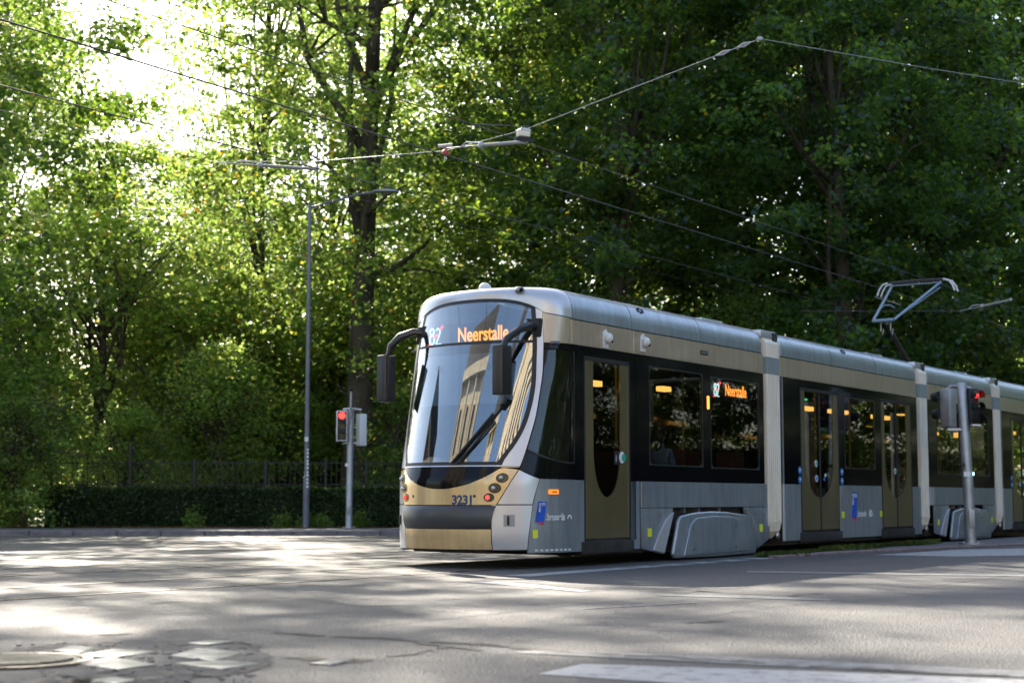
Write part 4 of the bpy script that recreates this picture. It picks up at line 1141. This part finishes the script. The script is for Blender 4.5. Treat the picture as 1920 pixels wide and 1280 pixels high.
def gutter(t0, t1):
    MB().box(t0, t1, .012, .05, ZG - .02, ZG + .004).build("gutter", 'blackmat', tram)
def beige(t0, t1):
    side_panel("upper_panel", 'beige', t0, t1, ZB + .003, ZG - .012); side_panel("upper_panel", 'beige', t0, t1, ZB + .003, ZG - .012, far=True)
# ---------------- section one
for a, b in ((0.012, 1.5), (1.516, 3.5), (3.516, 5.56)): roof_panel(a, b)
gutter(-.0, 5.58)
for a, b in ((.0, 1.56), (1.572, 5.62)): beige(a, b)
band(.285, 1.60, .30, ZB, [(.285, 1.45, .30, 2.60)])
door(.33, 1.40, 1)
side_panel("door_pillar", 'silver', 1.46, 1.70, .18, ZW - .003)
MB().box(.29, 1.7, .012, .05, .16, .33).build("sill_box", 'under', tram)
W1 = [(1.97, 3.56, 1.27, 2.60), (3.80, 5.44, 1.26, 2.58)]
band(1.612, 5.62, ZW, ZB, W1)
for w in W1: window(*w)
side_panel("waist_panel", 'silver', 1.74, 5.80, .712, ZW - .003)
bogie_set(1.72)
side_panel("marker_lamp", 'orange_on', 3.70, 3.76, 2.10, 2.29, .02, .012, bevel=.012)
mk_ = roundel(-.001, -1, .001, 'orange', tram) ; bpy.data.objects.remove(mk_)
pp, uu, vv_, nn_ = nose_frame(-.83, .915, .004)
gridsolid("side_marker", lambda u, v: nose(lerp(-.86, -.775, u), lerp(.885, .94, v)), 4, 3, .012, 'orange', tram, .012)
gridsolid("marker_slot", lambda u, v: nose(lerp(-.845, -.80, u), lerp(.905, .92, v)), 2, 1, .006, 'blackmat', tram, .0145)
# logo on the tapered cab panel
def nz(a, z, off=.004):
    q, *_r = nose_frame(a, z, 0); q2 = nose(a, z); nrm = Vector((-.35, -1, 0)).normalized(); return q2 + nrm * off
def nflat(name, m, pts, parent=None, off=.005):
    mb = MB(); mb.v = [tuple(nz(a, z, off)) for a, z in pts]; mb.f = [tuple(range(len(pts)))]; return mb.build(name, m, parent or tram)
lg = nflat("logo", 'blue', [(-.665, .55), (-.735, .55), (-.76, .79), (-.69, .80)])
nflat("logo_foot", 'red', [(-.665, .548), (-.735, .548), (-.732, .515)], lg)
tv = (nz(-.95, .6) - nz(-.70, .6)).normalized(); nrm_ = tv.cross(Vector((0, 0, 1)))
def cabtext(body, m, a, z, size, bold=0., sx=1., rot=False):
    q = nz(a, z, .012)
    mtx = basis(q, tv, (0, 0, 1), nrm_) if not rot else basis(q, (tv * .1 + Vector((0, 0, 1))), (-tv), nrm_)
    return textobj("lettering", body, m, lg, size, mtx, .0005, bold, sx)
cabtext("STIB", 'whitep', -.715, .745, .05, .001, .8)
cabtext("MIVB", 'whitep', -.705, .67, .055, .001, .9, True)
cabtext(".brussels", 'whitep', -.748, .575, .115, .004, .8)
for k in range(5):
    a_ = math.pi * k / 4; q = nz(-.965, .595, .014) + tv * .03 * math.cos(a_) + Vector((0, 0, .03 * math.sin(a_)))
    MB().ball(q, (.014, .006, .014), 8, 5).build("emblem", 'whitep', lg)
nflat("reflector", 'yellow', [(-.645, .36), (-.685, .36), (-.685, .46), (-.645, .46)])
for k in range(8):
    a_ = -.655 - k * .043
    nflat("step_mark", 'whitep', [(a_, .205), (a_ - .026, .205), (a_ - .026, .228), (a_, .228)], off=.004)
# cameras on the beige band, roof vent, small vent
for t, z in ((.81, 2.87), (1.80, 2.90)):
    cm = side_poly("side_camera", 'white', [(t - .07, z - .13), (t + .07, z - .13), (t + .08, z + .06), (t, z + .12), (t - .07, z + .07)], -.02, 0, .01)
    MB().ball((t + .01, -.05, z), (.065, .06, .07)).build("camera_hood", 'white', cm, smooth=True)
    MB().ball((t + .03, -.09, z - .04), .02).build("lens", 'black', cm, smooth=True)
sv = side_panel("air_vent", 'blackmat', 3.50, 3.74, 2.87, 2.93, .01, .012, bevel=.01)
for k in range(4): MB().box(3.53 + k * .05, 3.56 + k * .05, -.015, -.01, 2.885, 2.915).build("slat", 'silver_dark', sv)
for T in (1.84, 9.0):
    for dt, dz in ((0, .06), (-.06, .03), (.06, .03), (-.06, -.02), (.06, -.02), (0, -.05)):
        q = roofq(Vector((0, 0, ZG)), .42 + dz * 1.2)
        MB().box(T + dt - .022, T + dt + .022, q.y - .014, q.y + .01, q.z - .012, q.z + .012).build("roof_vent_slot", 'blackmat', tram)
# side destination display, behind the second window
dsp = MB().box(3.86, 5.38, .028, .05, 2.24, 2.54).build("side_display", 'blackmat', tram)
textobj("display_text", "Neerstalle", 'led', dsp, .235, sidem(4.34, 2.335, .024), .001, .004, .74)
led_number(lambda x, z: Vector((3.97 + x, .020, 2.30 + z)), dsp, .19)
# front destination display
def fdm(y, z, x=-.47):   # plane facing the front; text runs from far to near side
    return basis((x, y, z), (0, -1, 0), (.0, 0, 1), (-1, 0, 0))
fd = MB().box(-.44, -.40, .35, 1.98, 2.74, 3.03).build("front_display", 'blackmat', tram)
textobj("display_text", "Neerstalle", 'led', fd, .25, fdm(1.42, 2.80, -.447), .001, .005, .74)
led_number(lambda x, z: Vector((-.446, 1.86 - x, 2.78 + z)), fd, .21)
# mirrors
def mirror(side):
    s = (lambda y: y) if side < 0 else (lambda y: 2.3 - y)
    if side < 0: pts = [(-.40, .30, 2.92), (-.54, .28, 2.93), (-.74, .31, 2.86), (-.90, .37, 2.74), (-.95, .40, 2.64)]; hd = (-.96, .40)
    else: pts = [(-.38, 2.00, 2.95), (-.46, 2.10, 2.96), (-.56, 2.24, 2.90), (-.62, 2.35, 2.78), (-.63, 2.38, 2.66)]; hd = (-.63, 2.41)
    m_ = MB().tube(pts, [.045, .05, .052, .045, .032], 10).build("mirror", 'mirror_case', tram, smooth=True)
    x, y = hd; w = .115; d_ = .075
    f = [(x - w, y - d_), (x + w, y - d_), (x + w, y + d_), (x - w, y + d_)]
    hdm = MB().prism(f, 'z', 2.06, 2.665).build("mirror_housing", 'mirror_case', m_, bevel=.03, seg=3)
    hdm.rotation_euler = (0, 0, 0)
    MB().box(x + w + .001, x + w + .006, y - d_ + .02, y + d_ - .02, 2.10, 2.62).build("mirror_glass", 'steel', m_)
    p_ = pts[0]
    MB().box(p_[0] - .03, p_[0] + .06, p_[1] - .09, p_[1] + .09, 2.80, 3.03).build("mount_plate", 'blackmat', m_, bevel=.012)
mirror(-1); mirror(1)
# wipers
def wiper(a0, z0, a1, z1, blade):
    p = [nose_frame(lerp(a0, a1, k / 6), lerp(z0, z1, k / 6), .035)[0] for k in range(7)]
    w = MB().tube(p, .012, 6).build("wiper", 'blackmat', tram, smooth=True)
    b = blade
    q = [nose_frame(lerp(b[0], b[2], k / 8), lerp(b[1], b[3], k / 8), .018)[0] for k in range(9)]
    MB().tube(q, .013, 6).build("wiper_blade", 'rubber', w)
    return w
wiper(-.10, 1.235, -.33, 1.75, (-.125, 1.27, -.365, 1.93))
wiper(-.06, 1.235, -.31, 1.85, (-.07, 1.265, -.30, 1.80))
# cab interior
MB().prism([(-.95, 1.10), (-.30, 1.10), (-.30, 1.28), (-.62, 1.35), (-.9, 1.24)], 'y', .55, 1.75).build("dashboard", 'darkgrey', tram, bevel=.03)
gridsolid("sun_blind", lambda u, v: nose(lerp(-.36, .44, u), lerp(1.98, 2.62, v)) + Vector((.09, 0, 0)), 14, 5, .004, 'silver_dark', tram)
MB().box(.25, .29, .06, 2.24, .4, 3.0).build("cab_partition", 'darkgrey', tram)
cs = MB().box(-.15, .15, .9, 1.4, .9, 1.0).build("driver_seat", 'darkgrey', tram, bevel=.03)
MB().box(.1, .2, .9, 1.4, 1.0, 1.6).build("seat_back", 'darkgrey', cs, bevel=.04)
MB().ball((.15, 1.15, 1.72), (.05, .13, .11)).build("headrest", 'darkgrey', cs, smooth=True)
for y_ in (1.55, .8): MB().ball((-.66, y_, 2.45), .045).build("cab_fan", 'blackmat', tram, smooth=True)
MB().box(-.5, -.44, 1.35, 1.75, 1.3, 1.62).build("control_screen", 'blackmat', tram, bevel=.01)
MB().box(-.3, 5.6, .05, 2.25, 2.72, 2.75).build("cab_ceiling", 'grey', tram)
MB().box(-.3, 5.6, .05, 2.25, .33, .36).build("cab_floor", 'darkgrey', tram)
# ---------------- bellows and further sections
bellows(5.70, 6.20)
def section_mid(T, detail=True):
    d = T - 6.22
    for a, b in ((6.20, 8.35), (8.366, 10.40), (10.416, 12.44)): roof_panel(a + d, b + d, trim=(a == 6.20, False))
    gutter(6.25 + d, 12.45 + d)
    beige(6.26 + d, 12.47 + d)
    O = [(7.02 + d, 8.58 + d, ZW, 2.60), (8.86 + d, 10.28 + d, 1.34, 2.56), (10.60 + d, 12.12 + d, ZW, 2.60)]
    band(6.30 + d, 12.48 + d, ZW, ZB, O)
    window(*O[1])
    door(7.05 + d, 8.55 + d, 2); door(10.63 + d, 12.09 + d, 2)
    for a, b in ((6.36, 6.99), (8.62, 10.57), (12.13, 12.62)):
        side_panel("lower_panel", 'silver', a + d, b + d, Z0, ZW - .003)
    side_panel("end_strip", 'silver_light', 6.30 + d, 6.352 + d, Z0, ZB)
    MB().box(6.3 + d, 12.6 + d, .05, 2.2, .12, .34).build("underframe", 'under', tram)
    reflector(8.73 + d, .565); reflector(10.5 + d, .57)
    logo(9.12 + d, .93, 1.0)
    for t in (7.01 - .06, 8.83 - .12 + .0):
        for z in (1.28, 1.13): 
            s_ = roundel(t + d, z, .062, 'bluesign', tram, -.006, False)
            roundel(t + d, z + .01, .022, 'whitep', s_, -.009, False)
    for t, z, m_ in ((7.62, 1.40, 'green'), (7.63, 1.16, 'bluesign'), (11.27, 1.33, 'green')):
        s_ = roundel(t + d, z, .055, 'whitep', tram, .004 - .006, False, 1.0)
        roundel(t + d, z, .034, m_, s_, -.006, True)
    roundel(7.95 + d, 1.15, .03, 'bluesign', tram, -.004, False)
    MB().box(7.08 + d, 7.5 + d, .08, .1, 2.42, 2.45).build("door_led", 'greenled', tram)
    MB().box(6.3 + d, 12.5 + d, .05, 2.25, 2.72, 2.75).build("ceiling", 'grey', tram); MB().box(6.3 + d, 12.5 + d, .05, 2.25, .33, .36).build("floor", 'darkgrey', tram)
section_mid(6.22)
bellows(12.62, 13.04)
def section_bogie(T):
    d = T - 13.05
    roof_panel(13.02 + d, 17.15 + d, trim=(True, False)); gutter(13.1 + d, 17.15 + d); beige(13.12 + d, 17.2 + d)
    O = [(13.6 + d, 15.0 + d, 1.30, 2.56), (15.2 + d, 16.9 + d, 1.30, 2.56)]
    band(13.14 + d, 17.25 + d, ZW, ZB, O)
    for w in O: window(*w)
    side_panel("end_strip", 'silver_light', 13.14 + d, 13.36 + d, .71, ZW - .003)
    side_panel("waist_panel", 'silver', 13.37 + d, 17.28 + d, .712, ZW - .003)
    bogie_set(13.34 + d, L=3.95)
    MB().box(13.1 + d, 17.2 + d, .05, 2.25, 2.72, 2.75).build("ceiling", 'grey', tram); MB().box(13.1 + d, 17.2 + d, .05, 2.25, .33, .36).build("floor", 'darkgrey', tram)
section_bogie(13.05)
bellows(17.33, 17.74)
section_mid(17.76)
# button on the single door and its sticker
s_ = roundel(1.235, 1.36, .075, 'whitep', tram, -.002, False, 1.0); roundel(1.275, 1.36, .05, 'green', s_, -.009, True)
stk = MB().box(1.05, 1.17, .008, .012, 1.27, 1.44).build("sticker", 'blackmat', tram)
textobj("lettering", "i", 'whitep', stk, .12, sidem(1.08, 1.31, .006), .0005, .002, 1.)
# far side, from end to end
for a, b in ((.0, 5.62), (6.3, 12.5), (13.12, 17.25), (17.84, 24.0)):
    O = []
    t = a + .5
    while t + 1.4 < b: O.append((t, t + 1.35, 1.27, 2.58)); t += 1.6
    if a > 0 or True:
        band(max(a, .285) if a == 0 else a, b, ZW, ZB, O, far=True)
        for w in O: window(*w, far=True)
        side_panel("lower_panel", 'silver', max(a, .29), b, Z0, ZW - .003, far=True)
MB().box(.3, 5.6, .06, 2.2, .13, .33).build("underframe", 'under', tram)
MB().box(13.1, 17.3, .12, 2.2, .13, .33).build("underframe", 'under', tram)
gridsolid("underframe", lambda u, v: nose(lerp(-1, 1, u), .2) * 1.0 * Vector((1, 1, 0)).length / math.sqrt(2) if False else (lambda q: Vector((q.x * (1 - v) * .93, lerp(q.y, 1.15, v), .21)))(nose(lerp(-1, 1, u), .2)), 24, 3, .04, 'under', tram)
# inner liner behind the lower nose so that the joints read dark
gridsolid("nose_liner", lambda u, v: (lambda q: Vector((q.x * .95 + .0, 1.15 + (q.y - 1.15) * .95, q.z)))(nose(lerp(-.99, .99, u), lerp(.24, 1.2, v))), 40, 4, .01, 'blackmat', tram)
# roof kit: low equipment boxes that break the skyline a little
for t0, t1, h_ in ((4.2, 4.9, .06), (10.8, 11.6, .05), (15.9, 16.6, .05)):
    MB().box(t0, t1, .32, 1.9, 3.40, 3.425 + h_).build("roof_hatch", 'silver_light', tram, bevel=.015)
# interior: rods, seats, warm lights
for a, b in ((.5, 5.5), (6.6, 12.3), (13.3, 17.0), (18, 24)):
    MB().box(a + 1.2, a + 1.5, 1.0, 1.12, 2.52, 2.545).build("ceiling_light", 'warm', tram)
for t, a0, a1 in ((2.15, 2.33, 2.42), (2.95, 2.33, 2.40), (9.15, 2.30, 2.37), (9.6, 2.30, 2.37), (13.9, 2.1, 2.18), (15.9, 2.1, 2.2), (14.4, 2.1, 2.16)):
    MB().box(t, t + .24, .3, .42, a0, a1).build("ceiling_panel", 'warm', tram, bevel=.01)
for t in (2.4, 3.2, 4.4, 5.0, 7.2, 8.4, 9.4, 11.0, 14.2, 16.0):
    MB().tube([(t, .75, .36), (t, .75, 2.7)], .017, 6).build("grab_pole", 'ytop', tram)
def seat(t, y_, z, flip=1):
    s_ = MB().box(t - .2, t + .2, y_ - .22, y_ + .22, z - .06, z).build("seat", 'seat', tram, bevel=.02)
    x0, x1 = sorted((t + flip * .18, t + flip * .25))
    MB().box(x0, x1, y_ - .22, y_ + .22, z - .05, z + .55).build("backrest", 'seat', s_, bevel=.02)
    MB().box(t - .15, t + .15, y_ - .15, y_ + .15, .36, z - .06).build("seat_base", 'darkgrey', s_)
for t, fl in ((2.25, -1), (3.05, 1), (4.2, -1), (4.95, 1)):
    for y_ in (.36, 1.9): seat(t, y_, .98, fl)
for t in (9.2, 10.0): seat(t, .36, .85, 1)

# ---------------- pantograph
pg = MB().box(14.9, 15.9, .75, 1.55, 3.46, 3.56).build("pantograph", 'under', tram, bevel=.01)
MB().tube([(15.5, 1.15, 3.56), (14.15, 1.15, 4.36)], [.055, .04], 10).build("lower_arm", 'carbon', pg, smooth=True)
kn = (13.95, 4.40); hd = (16.0, 5.42)
MB().tube([(kn[0], .93, kn[1]), (kn[0], 1.37, kn[1])], .035, 8).build("knee_bar", 'panto', pg, smooth=True)
MB().tube([(kn[0], .93, kn[1]), (hd[0] - .05, .62, hd[1] - .06)], .028, 8).build("upper_arm", 'panto', pg, smooth=True)
MB().tube([(kn[0], 1.37, kn[1]), (hd[0] - .05, 1.68, hd[1] - .06)], .028, 8).build("upper_arm", 'panto', pg, smooth=True)
MB().tube([(kn[0] + .05, .98, kn[1] - .02), (hd[0] + .16, .70, hd[1] - .14)], .014, 6).build("guide_rod", 'panto', pg, smooth=True)
MB().tube([(hd[0] - .05, .62, hd[1] - .06), (hd[0] - .05, 1.68, hd[1] - .06)], .012, 6).build("cross_rod", 'panto', pg)
MB().tube([(14.25, 1.27, 4.7), (14.18, 1.2, 4.73), (14.18, 1.08, 4.73), (14.25, 1.02, 4.68)], .014, 6).build("brace", 'panto', pg)
MB().tube([(14.4, 1.5, 4.95), (14.45, .95, 4.75)], .007, 5).build("stay_wire", 'wire_light', pg)
for x in (hd[0] - .1, hd[0] + .12):
    MB().tube([(x, .55, hd[1]), (x, 1.15, hd[1] + .015), (x, 1.75, hd[1])], .022, 8).build("contact_strip", 'carbon', pg, smooth=True)
    for s in (-1, 1):
        yb = 1.15 + s * .6
        MB().tube([(x, yb, hd[1]), (x, yb + s * .12, hd[1] - .03), (x, yb + s * .20, hd[1] - .14), (x, yb + s * .24, hd[1] - .26)], .02, 8).build("end_horn", 'white', pg, smooth=True)
for s in (-.1, .1): MB().tube([(14.08, 1.15 + s, 4.38), (14.08, 1.15 + s, 4.2), (14.16, 1.15 + s, 4.12), (14.22, 1.15 + s, 4.25)], .012, 6).build("damper_loop", 'wire_light', pg)

# ================================================================== PASSENGERS
def person(t, y_, zseat, face, top, label, hs=1.):
    """seated figure; face = +1 looks to +t"""
    o = L2W(t, y_, zseat)
    root = empty("person", o, TH + (0 if face > 0 else math.pi), label, "person", "passengers seated inside the tram")
    V = []; E_ = []; Rd = []
    def chain(pts, rad, start=None):
        prev = start
        for p, r_ in zip(pts, rad):
            V.append(Vector(p) * hs); Rd.append(r_ * hs)
            if prev is not None: E_.append((prev, len(V) - 1))
            prev = len(V) - 1
        return prev
    pel = chain([(0, 0, .08)], [.15]); sp = chain([(0, 0, .25), (.0, 0, .42)], [.13, .15], pel); nk = chain([(.01, 0, .56), (.02, 0, .64), (.03, 0, .72), (.035, 0, .80)], [.07, .055, .095, .09], sp)
    for s in (-1, 1):
        sh = chain([(0, s * .17, .50)], [.06], sp)
        hand = chain([(.04, s * .21, .30), (.10, s * .20, .18), (.26, s * .12, .16), (.32, s * .10, .155)], [.048, .042, .03, .03], sh)
        for f in range(4): chain([(.36, s * (.075 + f * .017), .16), (.385, s * (.075 + f * .017), .14)], [.01, .009], hand)
        chain([(.345, s * .06, .17)], [.01], hand)
        chain([(.22, s * .10, .08), (.42, s * .11, .07), (.44, s * .11, -.18), (.45, s * .11, -.38), (.55, s * .11, -.42)], [.085, .065, .055, .04, .035], pel)
    me = bpy.data.meshes.new("body"); me.from_pydata([tuple(v) for v in V], E_, [])
    ob = bpy.data.objects.new("body", me); link(ob)
    md = ob.modifiers.new("s", 'SKIN'); me.skin_vertices[0].data[0].use_root = True
    for i, r_ in enumerate(Rd): me.skin_vertices[0].data[i].radius = (r_, r_)
    ob.modifiers.new("u", 'SUBSURF').levels = 1
    m2 = bpy.data.meshes.new_from_object(ob.evaluated_get(bpy.context.evaluated_depsgraph_get()))
    bpy.data.objects.remove(ob)
    m2.materials.clear()
    for k_ in ('skin', top, 'trouser'): m2.materials.append(M[k_])
    for p_ in m2.polygons:
        c = p_.center / hs; p_.use_smooth = True
        p_.material_index = 1 if (c.z < .58 and c.z > .11 and c.x < .27 and not (c.x > .15 and c.z < .12)) else (2 if c.z <= .11 else 0)
    bo = bpy.data.objects.new("body", m2); link(bo, root)
    hp = MB(); hp.ball((.01 * hs, 0, .80 * hs), (.115 * hs, .10 * hs, .12 * hs), 14, 9)
    hp.ball((-.05 * hs, 0, .68 * hs), (.075 * hs, .095 * hs, .17 * hs), 12, 8)
    hp.build("hair", 'hair', root, smooth=True)
    for s in (-1, 1): MB().ball((.125 * hs, s * .035 * hs, .79 * hs), .012 * hs, 6, 5).build("eye", 'hair', root)
    MB().ball((.135 * hs, 0, .755 * hs), (.02 * hs, .014 * hs, .025 * hs), 6, 5).build("nose", 'skin', root)
    MB().ball((.12 * hs, 0, .71 * hs), (.014 * hs, .028 * hs, .008 * hs), 6, 5).build("mouth", 'maroon', root)
    for s in (-1, 1): MB().ball((.03 * hs, s * .098 * hs, .77 * hs), (.02 * hs, .012 * hs, .03 * hs), 6, 5).build("ear", 'skin', root)
person(3.02, .42, .98, 1, 'denim', "passenger with long dark hair in a pale blue shirt at the tram's first large window")
person(2.18, .40, .98, 1, 'maroon', "passenger in a dark red top half hidden by the first window's left edge")
person(4.25, .42, .98, 1, 'ytop', "small dark-haired passenger in a yellow and white top at the second window", .85)

# ================================================================== OVERHEAD WIRES
def wire(name, pts, r, m, label, cat="overhead wire", group=None):
    o = MB().tube([Vector(p) for p in pts], r * .95, 6).build(name, m, None); tag(o, label, cat, group); return o
gW = "overhead wires above the tracks"
def along(px, py, h):
    """world line parallel to the tram through the photo point (px,py) at height h"""
    X, Y = at(px, py, h); return Vector((X, Y, h))
def track_wire(px, py, h, t0, t1, r, m, label):
    p = along(px, py, h)
    return wire("contact_wire", [p + DV * t0, p + DV * t1], r, m, label, group=gW)
track_wire(890, 235, 5.46, -9, 60, .0075, 'wire', "contact wire running over the tram's own roof to the raised pantograph")
track_wire(470, 180, 5.5, -14, 60, .011, 'wire', "thick contact wire with a red insulator, passing from the upper left over the tram's nose")
track_wire(590, 315, 5.6, -22, 60, .009, 'wire', "contact wire crossing just above the street lamp's arm")
track_wire(200, 256, 5.6, -18, 60, .005, 'wire', "lowest and thinnest wire at the left edge")
def pt(px, py, h): X, Y = at(px, py, h); return Vector((X, Y, h))
A = pt(835, 283, 5.62); B = pt(982, 256, 5.45); Cc = pt(1425, 73, 7.3); Dd = pt(1990, 168, 7.3)
E0 = pt(400, 303, 5.85)
wire("span_wire", [E0 + (E0 - A) * .0, pt(585, 303, 5.8), A, pt(985, 243, 5.9), Cc], .006, 'wire_light', "pale span wire rising from above the lamp post to the junction over the tram", group=gW)
wire("span_wire", [Cc, Cc.lerp(Dd, .5) - Vector((0, 0, .02)), Dd], .006, 'wire_light', "pale span wire from the junction out of the frame at the upper right", group=gW)
ins = empty("wire_insulator", A, 0, "red ceramic insulator hanging where span wire and thick contact wire cross", "insulator")
MB().ball((0, 0, -.03), (.055, .055, .05)).build("ceramic", 'insul', ins, smooth=True)
MB().tube([(-.1, 0, .06), (.1, 0, .08)], .03, 6).build("clamp", 'wire_light', ins, smooth=True)
MB().tube([(0, 0, .06), (0, 0, -.13)], .014, 6).build("hanger", 'wire_light', ins)
# hanging box
bx = empty("trolley_switch_box", B, .5, "small beige box hanging from the span wire above the tram's roof", "junction box")
MB().box(-.085, .07, -.06, .06, -.01, .07).build("housing", 'bellows', bx, bevel=.02)
MB().prism([(-.09, .07), (.08, .07), (.05, .10), (-.06, .10)], 'y', -.06, .06).build("lid", 'white', bx)
MB().box(-.12, .15, -.02, .02, -.06, -.02).build("bracket", 'blackmat', bx)
def arm(name, p0, p1, label):
    root = empty(name, p0, 0, label, "wire fitting", "tube arms holding the contact wires")
    d_ = p1 - p0
    MB().tube([d_ * .45, d_], .025, 8).build("tube", 'wire_light', root, smooth=True)
    MB().tube([d_ * 0, d_ * .45], .010, 6).build("rod", 'wire_light', root)
    MB().ball(d_ * .45, .05, 8, 5).build("clamp", 'metal', root, smooth=True); MB().ball(d_, .04, 8, 5).build("clamp", 'metal', root, smooth=True)
    q = d_.normalized(); s_ = Vector((0, 0, .06))
    MB().tube([d_ * .18, d_ * .25 + s_, d_ * .42 + s_ * .6], .012, 6).build("turnbuckle", 'metal', root)
arm("contact_wire_support", pt(838, 278, 5.62), pt(985, 266, 5.5), "pale tube arm between the red insulator and the hanging box")
arm("contact_wire_support", pt(405, 305, 5.85), pt(592, 317, 5.75), "pale tube arm on the span wire left of the street lamp's top")
arm("contact_wire_support", pt(1800, 583, 4.9), pt(1895, 562, 5.0), "pale tube arm right of the pantograph above the tram's third section")
wire("stay_wire", [pt(1500, 583, 4.9), pt(1800, 583, 4.9)], .008, 'wire', "short dark stay wire crossing behind the pantograph's knee", group=gW)
wire("stay_wire", [pt(892, 233, 5.5), pt(998, 238, 5.6)], .007, 'wire', "short dark stay above the hanging box", group=gW)
# turnbuckles near the junction
j = empty("wire_junction", Cc, 0, "metal ring junction where the span wires meet above the tram", "wire fitting")
MB().ball((0, 0, 0), (.05, .02, .035), 10, 6).build("ring", 'metal', j, smooth=True)
d_ = (pt(985, 243, 5.9) - Cc)
for f0, f1 in ((.04, .10), (.13, .19)): 
    for s in (-.025, .025): MB().tube([d_ * f0, d_ * (f0 + f1) / 2 + Vector((0, 0, s)), d_ * f1], .012, 6).build("turnbuckle", 'wire_light', j, smooth=True)

# ================================================================== STREET BEHIND THE CAMERA (seen in the windshield)
M['limestone'] = noisy(mat("limestone", (.5, .43, .32), .8), (.42, .35, .25), (.55, .48, .36), 1.2, None, .3, 12)
M['brickred'] = noisy(mat("red_brick", (.25, .12, .08), .85), (.2, .09, .06), (.3, .15, .1), 3.)
M['winglass'] = mat("house_glass", (.02, .025, .03), .05, 0, .8)
def building(x, y, rz, w, d_, h, m, label, floors=5, cols=4):
    r_ = empty("town_house", (x, y, 0), rz, label, "building", "town houses across the junction behind the camera")
    MB().box(-w / 2, w / 2, -d_, 0, 0, h).build("wall", m, r_)
    MB().box(-w / 2 - .3, w / 2 + .3, -d_ - .1, .35, h, h + .5).build("cornice", 'limestone', r_)
    MB().prism([(-w / 2, h + .5), (w / 2, h + .5), (w / 2 - 1, h + 2.6), (-w / 2 + 1, h + 2.6)], 'y', -d_ + .3, -.1).build("roof", 'darkgrey', r_)
    for f in range(floors):
        for c in range(cols):
            cx_ = -w / 2 + (c + .5) * w / cols; z0 = 1.0 + f * (h - 1) / floors; hh = (h - 1) / floors * .62
            wd = MB().box(cx_ - .75, cx_ + .75, .0, .10, z0 - .08, z0 + hh + .08).build("window", 'limestone', r_)
            MB().box(cx_ - .6, cx_ + .6, .10, .11, z0, z0 + hh).build("pane", 'winglass', wd)
        MB().box(-w / 2, w / 2, 0, .14, .7 + f * (h - 1) / floors, .85 + f * (h - 1) / floors).build("string_course", 'limestone', r_)
    for c in range(cols + 1):
        cx_ = -w / 2 + c * w / cols
        MB().box(max(-w / 2, cx_ - .3), min(w / 2, cx_ + .3), .0, .25, 0, h).build("pilaster", 'limestone', r_)
building(4, -22, 0, 15, 10, 24, 'limestone', "pale stone town house reflected in the right part of the windshield", 6, 6)
building(-13, -17, -.5, 5, 10, 24, 'limestone', "narrow stone house seen small in the windshield's reflection", 6, 2)
building(-27, 3, -.75, 13, 9, 22, 'limestone', "tall stone corner house reflected in the middle of the windshield", 7, 3)
building(-34, 22, -1.7, 10, 9, 15, 'brickred', "brick town house reflected at the left of the windshield", 4, 4)
building(22, -20, .1, 14, 10, 16, 'brickred', "brick town house reflected beside the cab window", 4, 5)
print("objects", len(bpy.data.objects), "tris", sum(len(m.loop_triangles) if m.loop_triangles else len(m.polygons) for m in bpy.data.meshes))
